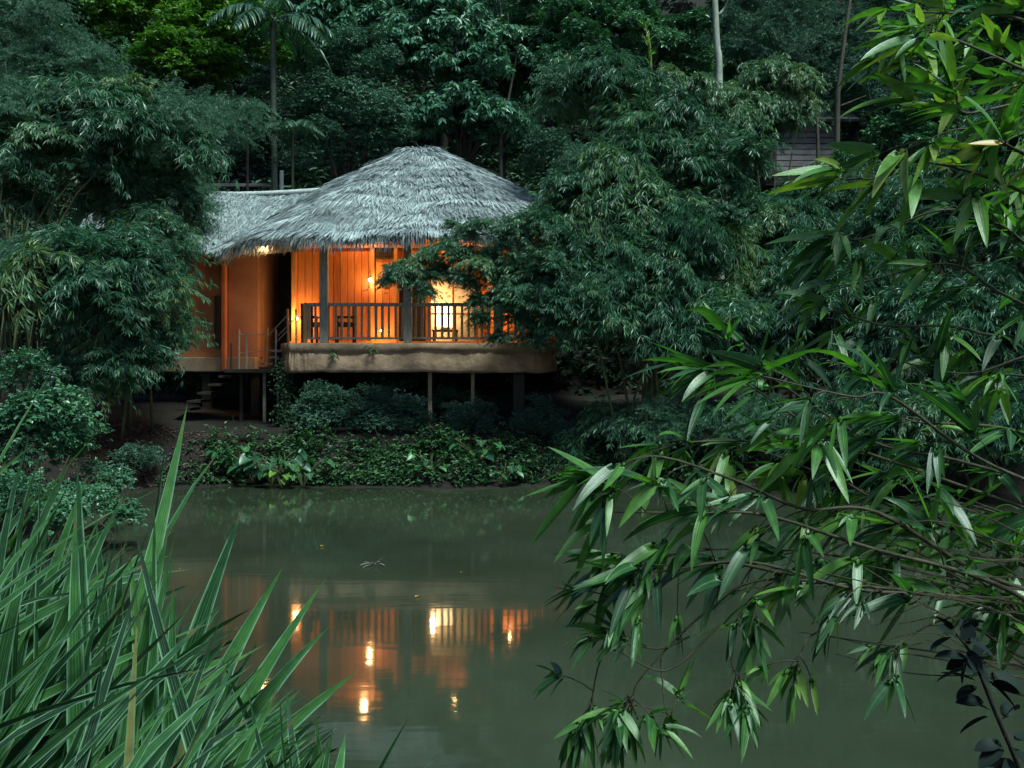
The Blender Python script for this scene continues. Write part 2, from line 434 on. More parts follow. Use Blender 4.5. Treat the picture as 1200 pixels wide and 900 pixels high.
# ------------------------------------------------------------------ setting
xs = np.concatenate([np.linspace(-70, -16, 40), np.linspace(-15.5, 15.5, 150), np.linspace(16, 70, 40)])
ys_ = np.concatenate([np.linspace(-25, -1, 20), np.linspace(-.7, 32, 190), np.linspace(33, 95, 55)])
X, Y = np.meshgrid(xs, ys_); Z = ground_z(X, Y)
mb = MB(); nx, ny = len(xs), len(ys_)
ii = (np.arange(ny - 1)[:, None] * nx + np.arange(nx - 1)[None]).ravel()
mb.add(np.stack([X, Y, Z], -1).reshape(-1, 3), Q=np.stack([ii, ii + 1, ii + nx + 1, ii + nx], 1))
tag(mb.build('ground', M['earth'], smooth=True), kind='structure')
mb = MB(); mb.add([(-13, -1, 0), (14.5, -1, 0), (14.5, 22, 0), (-13, 22, 0)], Q=[(0, 1, 2, 3)])
tag(mb.build('pond_water', M['water']), kind='structure')

# ------------------------------------------------------------------ the hut
hut = empty('thatched_hut', (-2.2, 22.6, 1.1), 'thatched hut on stilts glowing orange above the pond, with balcony and clay wing', 'hut')
FZ = 2.93
# cob fascia / balcony edge
path = spline([(-5.55, 23.2), (-5.42, 22.1), (-5.16, 21.15), (-4.97, 20.78), (-4.85, 20.69), (-4.6, 20.68), (-4.2, 20.68), (-2.5, 20.66), (-.6, 20.68), (.3, 20.72), (.72, 20.95), (.95, 21.6), (1.05, 22.8)], 130)
tg = nrm(np.gradient(path, axis=0)); no = np.stack([tg[:, 1], -tg[:, 0]], 1)
prof = [(-.22, 0), (0, 0), (.015, -.02), (.02, -.19), (-.02, -.205), (-.015, -.22), (.01, -.42), (.01, -.60), (-.015, -.655), (-.10, -.665), (-.5, -.655)]
K = len(path); V = []
nz = np.convolve(rng.normal(0, 1, K + 12), np.ones(12) / 12, 'same')[:K]; nz2 = np.convolve(rng.normal(0, 1, K + 5), np.ones(5) / 5, 'same')[:K]
for i in range(K):
    for j, (o_, z) in enumerate(prof):
        f = max(0, j - 5) / 5
        oo = o_ + .02 * nz2[i] * (1 < j < 10) + .012 * rng.normal() * (3 < j < 8)
        V.append((path[i, 0] + no[i, 0] * oo, path[i, 1] + no[i, 1] * oo, FZ + z + f * (.05 * nz[i] + .012 * nz2[i]) + (j in (3, 4, 5)) * .03 * nz2[i]))
n_ = len(prof); Q = [(i * n_ + j, i * n_ + j + 1, (i + 1) * n_ + j + 1, (i + 1) * n_ + j) for i in range(K - 1) for j in range(n_ - 1)]
mb = MB(); mb.add(V, Q=Q); mb.build('cob_fascia', M['fascia'], hut, smooth=True)
# deck floor
mb = MB(); inner = path - no * .2; cN = len(inner)
Vt = [(p[0], p[1], FZ - .004) for p in inner] + [(-2, 22.6, FZ - .004)]; Vb = [(p[0], p[1], FZ - .5) for p in inner] + [(-2, 22.6, FZ - .5)]
mb.add(Vt, T=[(i, i + 1, cN) for i in range(cN - 1)]); mb.add(Vb, T=[(i + 1, i, cN) for i in range(cN - 1)])
mb.build('deck_floor', M['rail_wood'], hut)

# main room walls: teak boards
WY = 22.6; TOP = 5.65
def X_(px, D=WY): return (px - 600) * D / F
def Z_(py, D=WY): return CAMH + (HOR - py) * D / F
WL, WR = X_(340), 1.3
def boards(mb, x0, x1, z0, z1, y=WY, w=.17, t=.03):
    n = max(1, round((x1 - x0) / w)); e = np.linspace(x0, x1, n + 1)
    for a, b_ in zip(e[:-1], e[1:]):
        box(mb, ((a + b_) / 2, y + t / 2 + rng.uniform(-.006, .006), (z0 + z1) / 2), (b_ - a - .010, t, z1 - z0), rnd=rng.random())
mb = MB()
zb = Z_(289)
boards(mb, WL + .02, X_(465), FZ, zb); boards(mb, WL + .02, WR, zb, TOP)
boards(mb, X_(563), WR, FZ, zb); boards(mb, X_(465), X_(563), Z_(325), zb)
mb.build('plank_wall', M['planks'], hut)
mb = MB()   # dark backing behind board gaps
for (a, b_, c, d) in ((WL + .03, X_(465), FZ, TOP), (X_(563), WR, FZ, TOP), (X_(465), X_(563), Z_(325), TOP)):
    box(mb, ((a + b_) / 2, WY + .06, (c + d) / 2), (b_ - a, .03, d - c))
box(mb, (WR, 24.2, 4.25), (.06, 3.2, 2.6))
mb.build('wall_backing', M['dark_wood'], hut)
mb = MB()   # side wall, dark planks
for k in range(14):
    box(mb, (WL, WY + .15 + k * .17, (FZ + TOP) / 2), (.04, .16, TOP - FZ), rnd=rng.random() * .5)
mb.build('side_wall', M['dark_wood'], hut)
for px, w, mt in ((345, .11, 'beam'), (437, .09, 'beam'), (464, .08, 'beam'), (501, .07, 'beam'), (563, .09, 'beam'), (640, .1, 'beam')):
    mb = MB(); box(mb, (X_(px), WY - .035, (FZ + TOP) / 2), (w, .07, TOP - FZ)); mb.build('wall_post', M[mt], hut, bevel=.006)
mb = MB(); box(mb, ((WL + WR) / 2, WY - .045, zb), (WR - WL, .08, .07)); mb.build('wall_beam', M['beam'], hut, bevel=.006)
mb = MB(); box(mb, ((WL + WR) / 2, WY - .03, FZ + .05), (WR - WL, .05, .08)); mb.build('skirting', M['beam'], hut, bevel=.006)
# louvred vent
mb = MB()
x0, x1 = X_(440), X_(461)
for k in range(9): box(mb, (x0 + (x1 - x0) * (k + .5) / 9, WY - .02, Z_(297)), (.022, .03, .17))
box(mb, ((x0 + x1) / 2, WY - .025, Z_(292)), (x1 - x0, .04, .03)); box(mb, ((x0 + x1) / 2, WY - .025, Z_(303)), (x1 - x0, .04, .03))
mb.build('vent_grille', M['dark_wood'], hut)
# dark door + opening frame
mb = MB(); box(mb, ((X_(467) + X_(499)) / 2, WY + .12, (FZ + Z_(325)) / 2), (X_(499) - X_(467), .04, Z_(325) - FZ))
for k in range(4): box(mb, ((X_(467) + X_(499)) / 2, WY + .095, FZ + .15 + k * .42), (X_(499) - X_(467) - .1, .02, .05))
dr = mb.build('door', M['dark_wood'], hut, bevel=.005)
mb = MB(); box(mb, (X_(495), WY + .08, FZ + 1.0), (.03, .05, .16)); mb.build('handle', M['grey_wood'], dr)
mb = MB()
for x in (X_(504), X_(531), X_(559)): box(mb, (x, WY + .05, (FZ + Z_(325)) / 2), (.05, .05, Z_(325) - FZ))
box(mb, (X_(531), WY + .05, FZ + .75), (X_(559) - X_(504), .045, .04))
mb.build('window_frame', M['beam'], hut, bevel=.005)
# interior shell
mb = MB(); boards(mb, WL, WR, FZ, TOP, 25.4, .22)
mb.build('inner_wall', M['planks'], hut)
mb = MB(); box(mb, ((WL + WR) / 2, 24.05, FZ - .05), (WR - WL, 2.8, .09)); mb.build('room_floor', M['rail_wood'], hut)

# balcony posts
for px in (380, 478, 583):
    mb = MB(); D = 20.83; box(mb, (X_(px, D), D, (FZ + 5.75) / 2), (.175, .175, 5.75 - FZ)); mb.build('balcony_post', M['grey_wood'], hut, bevel=.012)
# railing
RY = 20.92
def rail_seg(p0, p1, n):
    p0 = np.array(p0); p1 = np.array(p1); a = math.atan2(p1[1] - p0[1], p1[0] - p0[0]); ln = np.linalg.norm(p1 - p0); c = (p0 + p1) / 2
    mb = MB(); box(mb, (c[0], c[1], Z_(357, RY)), (ln, .09, .075), a); box(mb, (c[0], c[1], FZ + .11), (ln, .06, .05), a)
    rail = mb.build('railing', M['grey_wood'], hut, bevel=.008)
    for k in range(n):
        q = p0 + (p1 - p0) * (k + .5) / n; mb = MB(); w = rng.uniform(.045, .065)
        box(mb, (q[0] + rng.normal(0, .006), q[1], (FZ + .1 + Z_(358, RY)) / 2), (w, .035, Z_(358, RY) - FZ - .1), a + rng.normal(0, .04))
        mb.build('baluster', M['rail_wood'], rail)
rail_seg((X_(358, RY), RY), (.3, RY), 33)
rail_seg((.35, RY), (.85, 21.75), 6)
mb = MB(); box(mb, (X_(358, RY), RY, FZ + .45), (.08, .08, .9)); mb.build('rail_end_post', M['beam'], hut)

# clay wing
mb = MB(); zt = 5.62; xw0 = -10.2; xs1 = X_(262, 22.7); xs2 = X_(303, 22.95)
box(mb, ((xw0 + xs1) / 2, 23.0, (2.62 + zt) / 2), (xs1 - xw0, .4, zt - 2.62))
mb.build('clay_wall', M['clay'], hut, bevel=.03)
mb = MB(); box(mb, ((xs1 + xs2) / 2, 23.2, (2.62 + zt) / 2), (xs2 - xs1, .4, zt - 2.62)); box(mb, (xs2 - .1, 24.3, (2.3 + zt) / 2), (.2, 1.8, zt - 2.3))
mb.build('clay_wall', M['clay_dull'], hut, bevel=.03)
mb = MB(); box(mb, ((xw0 + xs2) / 2, 22.95, 2.46), (xs2 - xw0, .42, .36)); mb.build('plinth', M['plinth'], hut, bevel=.03)
mb = MB(); box(mb, (X_(253, 22.6), 22.74, 3.5), (.13, .07, 1.25)); mb.build('dark_strip', M['dark_wood'], hut, bevel=.01)  # narrow dark upright strip set against the clay wall
mb = MB(); box(mb, (X_(260, 22.6), 22.77, (2.3 + zt) / 2), (.13, .14, zt - 2.3)); mb.build('corner_pilaster', M['clay'], hut, bevel=.03)
mb = MB(); boards(mb, xs2, WL, 2.4, 5.5, 24.9, .16); mb.build('porch_wall', M['dark_wood'], hut)
mb = MB(); box(mb, ((xw0 + WL) / 2, 24.3, 2.35), (WL - xw0, 2.6, .1)); mb.build('wing_floor', M['dark_wood'], hut)

# stilts
for (px, D, w, mt, top) in ((335, 21.1, .15, 'concrete', 2.5), (504, 21.0, .09, 'rail_wood', 2.5), (554, 21.0, .08, 'rail_wood', 2.5), (608, 21.3, .26, 'dark_wood', 2.5),
                       (243, 23.0, .2, 'dark_wood', 2.35), (300, 23.2, .2, 'dark_wood', 2.35), (326, 21.5, .05, 'grey_wood', 2.35), (310, 21.6, .07, 'concrete', 2.35), (283, 21.8, .08, 'dark_wood', 2.35), (400, 24.5, .25, 'dark_wood', 2.5), (520, 24.8, .25, 'dark_wood', 2.5)):
    x = X_(px, D); z0 = gz(x, D) - .3
    mb = MB(); box(mb, (x, D, (z0 + top) / 2), (w, w, top - z0)); mb.build('stilt', M[mt], hut, bevel=.01)
# landing, steps, post rails at the left of the balcony
mb = MB(); box(mb, (X_(306, 21.7), 21.75, 2.31), (1.45, 1.0, .09)); mb.build('landing', M['dark_wood'], hut, bevel=.01)
for k in range(3):
    mb = MB(); box(mb, (-5.62 + .13 * k, 21.9, 2.47 + .15 * k), (.3, .9, .05)); mb.build('stair_step', M['grey_wood'], hut)
for k in range(5):
    mb = MB(); box(mb, (-6.55 - .24 * k, 21.8, 2.18 - .19 * k), (.3, .8, .05)); mb.build('stair_step', M['dark_wood'], hut)
PD = 21.3
for px, y0, y1, mt in ((280, 386, 433, 'rail_wood'), (289, 392, 433, 'grey_wood'), (312, 384, 428, 'beam'), (323, 386, 428, 'grey_wood'), (338, 362, 405, 'beam'), (347, 362, 405, 'grey_wood'), (271, 402, 436, 'dark_wood')):
    mb = MB(); x = X_(px, PD); tube(mb, [(x, PD, Z_(y1, PD)), (x + rng.normal(0, .01), PD, Z_(y0, PD))], .022 if mt != 'beam' else .03, 6); mb.build('railing_post', M[mt], hut)
for a, b_ in (((338, 368), (313, 395)), ((338, 386), (322, 403)), ((280, 392), (312, 392)), ((280, 414), (323, 410)), ((347, 372), (325, 394))):
    mb = MB(); A_ = at(a[0], a[1], PD); B_ = at(b_[0], b_[1], PD); tube(mb, [A_, B_], .011, 5); mb.build('rail_cord', M['grey_wood'], hut)

# thatched roof, main (rounded polygon, bulging slopes)
CX, CY = -2.36, 24.0; ZE, ZA = 5.22, 7.98
poly = np.array([(-4.75, 19.85), (1.0, 19.85), (2.9, 22.0), (2.9, 26.4), (1.0, 28.4), (-4.75, 28.4), (-6.85, 26.3), (-6.85, 21.9)]) - (CX, CY)
def eave_r(th):
    d = np.stack([np.cos(th), np.sin(th)], -1); best = np.full(th.shape, 1e9)
    for i in range(8):
        a = poly[i]; e = poly[(i + 1) % 8] - a
        den = d[..., 0] * e[1] - d[..., 1] * e[0]
        t = (a[0] * e[1] - a[1] * e[0]) / np.where(abs(den) < 1e-9, 1e-9, den)
        s = (a[0] * d[..., 1] - a[1] * d[..., 0]) / np.where(abs(den) < 1e-9, 1e-9, den)
        ok = (t > 0) & (s >= -.001) & (s <= 1.001); best = np.where(ok & (t < best), t, best)
    return best
def roof_s(th, t, off=0):
    r = eave_r(th); d = np.stack([np.cos(th), np.sin(th)], -1)
    xy = d * (r * t)[..., None] + np.stack([CX + .32 * np.cos(th) * (1 - t), CY + 0 * th], -1)
    z = ZE + (ZA - ZE) * (1 - t ** 1.09) + .05 * np.sin(th * 7 + t * 5) * t + off
    return np.concatenate([xy, z[..., None]], -1)
mb = MB(); A_, T_ = 120, 16
th = np.linspace(0, 2 * math.pi, A_, endpoint=False); tt = np.linspace(0, 1, T_)
G = roof_s(np.repeat(th, T_), np.tile(tt, A_)); Gi = G - (0, 0, .16)
q = [(i * T_ + j, i * T_ + j + 1, ((i + 1) % A_) * T_ + j + 1, ((i + 1) % A_) * T_ + j) for i in range(A_) for j in range(T_ - 1)]
mb.add(G, Q=[tuple(reversed(f)) for f in q], rnd=.0); mb.add(Gi, Q=q, rnd=.0)
def thatch_strands(mb, S, dS, perim, courses, ln=.5, w=.02, dens=1.0, lift=.2):
    for k, t in enumerate(courses):
        n = int(perim * max(t, .10) / .0125 * dens)
        a = rng.random(n); wob = np.interp(a, np.linspace(0, 1, 60), rng.normal(0, .012, 60)); tk = np.clip(t + wob + rng.normal(0, .006, n), 0.005, 1.02)
        P = S(a, tk); Dn = nrm(S(a, np.minimum(tk + .03, 1.1)) - P)
        g = np.interp(a, np.linspace(0, 1, 45), np.clip(rng.normal(.5, .38, 45), 0, 1)); patch = np.interp(a, np.linspace(0, 1, 38), np.clip(rng.normal(.5, .42, 38), 0, 1))
        P = P - Dn * (.25 * ln) + np.array((0, 0, 1.0)) * (.015 + .02 * rng.random(n))[:, None]
        side = np.cross(Dn, (0, 0, 1.0)); skew = np.interp(a, np.linspace(0, 1, 50), rng.normal(0, .3, 50))
        Dn = Dn + side * (skew + rng.normal(0, .25, n))[:, None] + np.array((0, 0, 1.0)) * (lift * (.25 + g) * (.6 + .5 * rng.random(n)))[:, None]
        leaves(mb, P, Dn, ln * rng.uniform(.75, 1.2, n), w * rng.uniform(.5, 1.4, n), bend=.12, roll=.3, nst=4, prof='strap', fold=.2,
               rnd=np.clip(patch * .95 + rng.random(n) * .5 - .28, 0, 1))
S_main = lambda a, t: roof_s(a * 2 * math.pi, t)
thatch_strands(mb, S_main, None, 26, np.linspace(.04, 1.0, 15), .44, .0145, 1.15)
for rep in range(3):   # hanging eave fringe
    n = 2600; a = rng.random(n); P = S_main(a, np.full(n, .985)) - (0, 0, .05 * rep); Dn = nrm(S_main(a, np.full(n, 1.03)) - S_main(a, np.full(n, .98)))
    leaves(mb, P, Dn * .8 + rng.normal(0, .14, (n, 3)) - np.array((0, 0, .55 + .2 * rep)), rng.uniform(.14, .40, n), rng.uniform(.010, .022, n), bend=.7, nst=4, prof='strap', rnd=rng.random(n) * .35)
n = 110; P = np.stack([CX + rng.uniform(-.45, .45, n), CY + rng.uniform(-.1, .1, n), np.full(n, ZA + .03)], 1)
leaves(mb, P, rng.normal(0, 1, (n, 3)) * (1, 1, .2), .35, .022, bend=1.2, nst=4, prof='strap', rnd=rng.random(n) * .5)
mb.build('roof', M['thatch'], hut)
# wing roof: gable slope with ridge
def S_wing(a, t):
    x = -10.5 + 5.6 * a; return np.stack([x, 25.2 - 3.35 * t, 7.03 - 1.85 * t ** 1.15 + .05 * np.sin(x * 2.2) - .05 * (x + 7) * 0], -1)
mb = MB(); aa = np.linspace(0, 1, 40); t2 = np.linspace(0, 1, 10)
G = S_wing(np.repeat(aa, 10), np.tile(t2, 40)); q = [(i * 10 + j, i * 10 + j + 1, (i + 1) * 10 + j + 1, (i + 1) * 10 + j) for i in range(39) for j in range(9)]
mb.add(G, Q=q, rnd=0.); mb.add(G - (0, 0, .15), Q=[tuple(reversed(f)) for f in q], rnd=0.)
Gb = G.copy(); Gb[:, 1] = 50.4 - Gb[:, 1]; mb.add(Gb, Q=[tuple(reversed(f)) for f in q], rnd=0.)
for k, t in enumerate(np.linspace(.0, 1, 13)):
    n = 650; a = rng.random(n); P = S_wing(a, np.full(n, t)); Dn = nrm(S_wing(a, np.full(n, min(1.05, t + .03))) - P)
    P = P - Dn * .12 + np.array((0, 0, .02)); Dn = Dn + np.stack([rng.normal(0, .25, n), 0 * a, rng.uniform(0, .12, n)], 1)
    leaves(mb, P, Dn, rng.uniform(.28, .55, n), rng.uniform(.012, .026, n), bend=.3 if t < .95 else .8, nst=4, prof='strap', rnd=rng.random(n) ** 1.6 * .6)
wroof = mb.build('wing_roof', M['thatch'], hut)
mb = MB(); tube(mb, spline([(-10.5, 25.15, 7.08), (-8.5, 25.15, 7.02), (-6.6, 25.15, 7.05), (-4.9, 25.15, 7.15)], 14), .07, 8); mb.build('ridge_cap', M['ridge'], wroof, smooth=True)

# lamps of the hut
def bulb(loc, r, watts, name, label, group=None, size=.05, col=(1, .50, .17), spot=False):
    root = empty(name, loc, label, 'lamp', group)
    mb = MB(); th = np.linspace(0, math.pi, 8)
    tube(mb, [(loc[0], loc[1], loc[2] + r * math.cos(a)) for a in th], [max(.002, r * math.sin(a)) for a in th], 12); mb.build('bulb', M['lamp_hot'], root, smooth=True)
    mb = MB(); tube(mb, [(loc[0], loc[1], loc[2] + r), (loc[0], loc[1], loc[2] + r + .05)], r * .7, 10); mb.build('socket', M['dark_wood'], root)
    l = bpy.data.lights.new('lamp_light', 'POINT'); l.energy = watts; l.color = col; l.shadow_soft_size = size
    lo = bpy.data.objects.new('lamp_light', l); COL.objects.link(lo); lo.location = (loc[0], loc[1] - .12, loc[2] - r * .5); lo.parent = root; lo.matrix_parent_inverse = Matrix.Translation(-root.location)
    return root
gl = 'bulbs under the hut eaves'
bulb((-5.75, 21.9, 5.2), .03, 16, 'eave_lamp', 'bulb under the eave above the clay wing, mirrored in the pond', gl)
bulb((-3.5, 22.3, 5.62), .04, 24, 'eave_lamp', 'bulb under the eave above the plank wall between first two balcony posts', gl)
bulb((-1.34, 22.3, 5.58), .04, 24, 'eave_lamp', 'bulb under the eave above the lit window opening', gl)
bulb((X_(435), 22.42, Z_(329)), .04, 10, 'wall_lamp', 'small white wall lamp on the post beside the louvred vent')
bulb((X_(351), 22.36, Z_(374)), .03, 26, 'wall_lamp', 'low glowing lamp at the left corner of the plank wall')
mb = MB(); box(mb, (X_(535), 23.75, FZ + 1.3), (1.5, .06, 2.6)); mb.build('inner_wall', M['plinth'], hut)  # pale partition added close behind the paper lamp to catch its glow
bulb((X_(596), 22.40, Z_(350)), .045, 34, 'wall_lamp', 'wall lamp half hidden by the arching bamboo at the right of the plank wall')
bulb((X_(448), 22.36, Z_(388)), .02, 9, 'wall_lamp', 'small lamp added behind the railing left of the dark door to brighten the wall base')  # added lamp, brightens the base of the plank wall
# table and paper lamp seen through the opening
t = empty('side_table', (X_(520), 23.1, FZ), 'dark side table under the bright paper lamp in the window opening', 'table')
mb = MB(); box(mb, (X_(520), 23.1, FZ + .36), (.62, .4, .05)); mb.build('table_top', M['dark_wood'], t, bevel=.008)
for sx in (-1, 1):
    for sy in (-1, 1):
        mb = MB(); box(mb, (X_(520) + sx * .27, 23.1 + sy * .16, FZ + .17), (.05, .05, .34)); mb.build('leg', M['dark_wood'], t)
t = empty('paper_lamp', (X_(520), 23.1, FZ + .385), 'bright paper lamp on the side table behind the railing', 'lamp')
mb = MB(); zz = np.linspace(0, 1, 9); tube(mb, [(X_(520), 23.1, FZ + .45 + .5 * q_) for q_ in zz], [.2 + .025 * math.sin(q_ * math.pi) for q_ in zz], 18); mb.build('lamp_shade', M['lamp_shade'], t, smooth=True)
mb = MB(); tube(mb, [(X_(520), 23.1, FZ + .385), (X_(520), 23.1, FZ + .45)], .09, 12); mb.build('lamp_base', M['dark_wood'], t)
l = bpy.data.lights.new('lamp_light', 'POINT'); l.energy = 60; l.color = (1, .62, .28); l.shadow_soft_size = .15
lo = bpy.data.objects.new('lamp_light', l); COL.objects.link(lo); lo.location = (X_(520) - .35, 23.15, FZ + 1.0); lo.parent = t; lo.matrix_parent_inverse = Matrix.Translation(-t.location)

def chair(x, y, rz, label):
    t = empty('deck_chair', (0, 0, 0), label, 'chair', 'chairs on the balcony')
    mb = MB(); box(mb, (0, 0, .42), (.46, .46, .05)); seat = mb.build('seat', M['dark_wood'], t, bevel=.01)
    mb = MB(); box(mb, (0, 0, .47), (.40, .40, .06)); mb.build('cushion', M['cloth'], seat, bevel=.02)
    mb = MB()
    for k in range(4): box(mb, (-.15 + .1 * k, .21, .68), (.05, .02, .42))
    box(mb, (0, .21, .9), (.46, .035, .07)); mb.build('backrest', M['dark_wood'], t)
    for sx in (-1, 1):
        for sy in (-1, 1):
            mb = MB(); box(mb, (sx * .2, sy * .2, .2 if sy < 0 else .45), (.045, .045, .4 if sy < 0 else .9)); mb.build('leg', M['dark_wood'], t)
        mb = MB(); box(mb, (sx * .22, 0, .62), (.05, .44, .03)); box(mb, (sx * .22, -.2, .52), (.04, .04, .2)); mb.build('armrest', M['dark_wood'], t)
    t.location = (x, y, FZ); t.rotation_euler = (0, 0, rz)
chair(X_(368, 21.7), 21.75, 1.2, 'dark wooden chair at the left end of the balcony, left of the first post')
chair(X_(404, 21.6), 21.7, -1.3, 'dark wooden chair right of the first balcony post')

# small timber building on the slope
t = empty('hillside_cabin', at(935, 175, 33) * (1, 1, 0) + (0, 0, 9), 'small dark boarded cabin half hidden by bamboo on the hillside', 'cabin')
c = at(938, 165, 33); mb = MB()
for k in range(9): box(mb, (c[0] + .15, c[1], c[2] - 1.0 + k * .2), (2.2, .06, .17), rnd=rng.random())
mb.build('board_wall', M['slats'], t)
mb = MB(); box(mb, (c[0] - 1.0, c[1] - .04, c[2] - .2), (.3, .05, 2.2)); mb.build('door', M['dark_wood'], t)
mb = MB(); box(mb, (c[0] + .1, c[1] + 1.2, c[2] - .4), (2.6, 2.3, 2.3)); mb.build('body', M['dark_wood'], t)
mb = MB(); mb.add([(c[0] - 1.7, c[1] - .5, c[2] + .65), (c[0] + 1.9, c[1] - .5, c[2] + .65), (c[0] + 1.9, c[1] + 1.2, c[2] + 1.5), (c[0] - 1.7, c[1] + 1.2, c[2] + 1.5), (c[0] - 1.7, c[1] + 2.9, c[2] + .65), (c[0] + 1.9, c[1] + 2.9, c[2] + .65)], Q=[(0, 1, 2, 3), (3, 2, 5, 4)])
o = mb.build('roof', M['thatch_base'], t); sd_ = o.modifiers.new('thick', 'SOLIDIFY'); sd_.thickness = .1
# white pillar and post on the slope behind the wing
D = 29; c = at(213, 188, D); mb = MB()
tube(mb, [(c[0], D, gz(c[0], D) - .2), (c[0], D, c[2] - .3), (c[0] + .02, D, c[2] + .35), (c[0], D, c[2] + .6)], [.2, .14, .12, .05], 10)
tag(mb.build('stone_pillar', M['white'], smooth=True), 'whitish stone pillar glimpsed through bamboo above the wing roof', 'pillar')
D = 28; c = at(330, 200, D); mb = MB(); tube(mb, [(c[0], D, gz(c[0], D) - .3), (c[0], D, c[2])], .06, 8)
tag(mb.build('white_post', M['white']), 'thin white post beside the palm trunk behind the roofs', 'post')
mb = MB(); a = at(236, 217, 28.3); b_ = at(318, 219, 28.3); g = gz(a[0], 28.3)
box(mb, ((a[0] + b_[0]) / 2, 28.3, a[2]), (b_[0] - a[0], .12, .09))
for f in (0, .5, 1): box(mb, (a[0] + (b_[0] - a[0]) * f, 28.36, (a[2] + g - .3) / 2), (.1, .1, a[2] - g + .3))
tag(mb.build('timber_fence', M['slats']), 'low timber rail on posts behind the wing roof ridge', 'fence')


# ------------------------------------------------------------------ trees and bamboo
def inst(kind, loc, scale, parent, name):
    if kind == 'bamboo' and rng.random() < .22: kind = rng.choice(['bamboo_pale', 'feather'])
    me = VAR[kind][rng.integers(len(VAR[kind]))]
    o = bpy.data.objects.new(name, me); COL.objects.link(o)
    o.parent = parent; o.matrix_parent_inverse = Matrix.Translation(-parent.location)
    o.location = tuple(loc); o.rotation_euler = (rng.normal(0, .18), rng.normal(0, .18), rng.uniform(0, 6.28)); o.scale = scale
    return o


def lobe_points(lobe):
    px, py, D, rx, ry, rz, n = lobe; c = at(px, py, D)
    z = np.linspace(-.55, .97, n) + rng.normal(0, .05, n); z = np.clip(z, -.9, .99); a = np.arange(n) * 2.4 + rng.uniform(0, 6); q = np.sqrt(1 - z * z)
    d = np.stack([q * np.cos(a) * rx, q * np.sin(a) * ry, z * rz], 1)
    return c + d * rng.uniform(.6, 1.0, (n, 1)), c


def clump(kind, name, part, label, cat, base, lobes, r=.75, stem='culm', stem_mat='culm', stem_r=.035, nstem=8, group=None, base_z=None):
    bz = gz(base[0], base[1]) - .1 if base_z is None else base_z
    root = empty(name, (base[0], base[1], bz), label, cat, group)
    tops = []
    for lb in lobes:
        P, c = lobe_points(lb); tops.append(c)
        for p in P:
            p[2] = max(p[2], gz(p[0], p[1]) + .2 * r)
            s = r * rng.uniform(.75, 1.25); inst(kind, p, (s, s, s * rng.uniform(.75, 1.05)), root, part)
    if nstem:
        for k in range(nstem):
            c = tops[k % len(tops)] + rng.normal(0, .35, 3); b = np.array((base[0] + rng.normal(0, .3), base[1] + rng.normal(0, .3), bz))
            mid = b * .5 + c * .5 + np.array(((b[0] - c[0]) * .2, 0, (c[2] - b[2]) * .18))
            mb = MB(); tube(mb, spline([b, mid, c], 9), np.linspace(stem_r, stem_r * .35, 9), 6); mb.build(stem, M[stem_mat], root, smooth=True)
    return root


def tree(kind, name, label, base_xy, lobes, r=1.0, trunk_r=.16, bark='bark_dark', group=None, lean=0, cat='tree', part='leafy_bough'):
    x, y = base_xy; z0 = gz(x, y) - .2
    root = empty(name, (x, y, z0), label, cat, group)
    cs = []
    pts = []
    for lb in lobes:
        P, c = lobe_points(lb); cs.append(c)
        for p in P:
            s = r * rng.uniform(.8, 1.25); inst(kind, p, (s, s, s * .9), root, part); pts.append(p)
    top = np.mean(cs, 0); mb = MB()
    P = spline([(x, y, z0), ((x + top[0]) / 2 + lean, (y + top[1]) / 2, (z0 + top[2]) / 2), tuple(top + (0, 0, .5))], 10)
    tube(mb, P, np.linspace(trunk_r, trunk_r * .3, 10), 9)
    for p in pts[::2]:
        k = rng.integers(4, 9); q = P[k]
        tube(mb, spline([q, q * .5 + p * .5 + (0, 0, .2), p], 6), np.linspace(trunk_r * .35, .012, 6), 5)
    mb.build('trunk', M[bark], root, smooth=True)
    return root


# big bamboo in front of the right half of the hut
clump('bamboo', 'bamboo_clump', 'leafy_spray', 'big bushy bamboo hanging over the right half of the hut', 'bamboo', (3.0, 20.3),
      [(700, 105, 21.5, 1.3, .9, .75, 12), (790, 190, 21.0, 1.75, 1.1, 1.2, 18), (712, 225, 20.3, 1.1, .9, 1.0, 12), (760, 290, 19.8, 2.0, 1.0, 1.2, 20),
       (690, 355, 19.2, 1.1, .8, .75, 12), (790, 370, 19.3, 1.2, .8, .8, 10)], .72, nstem=14)
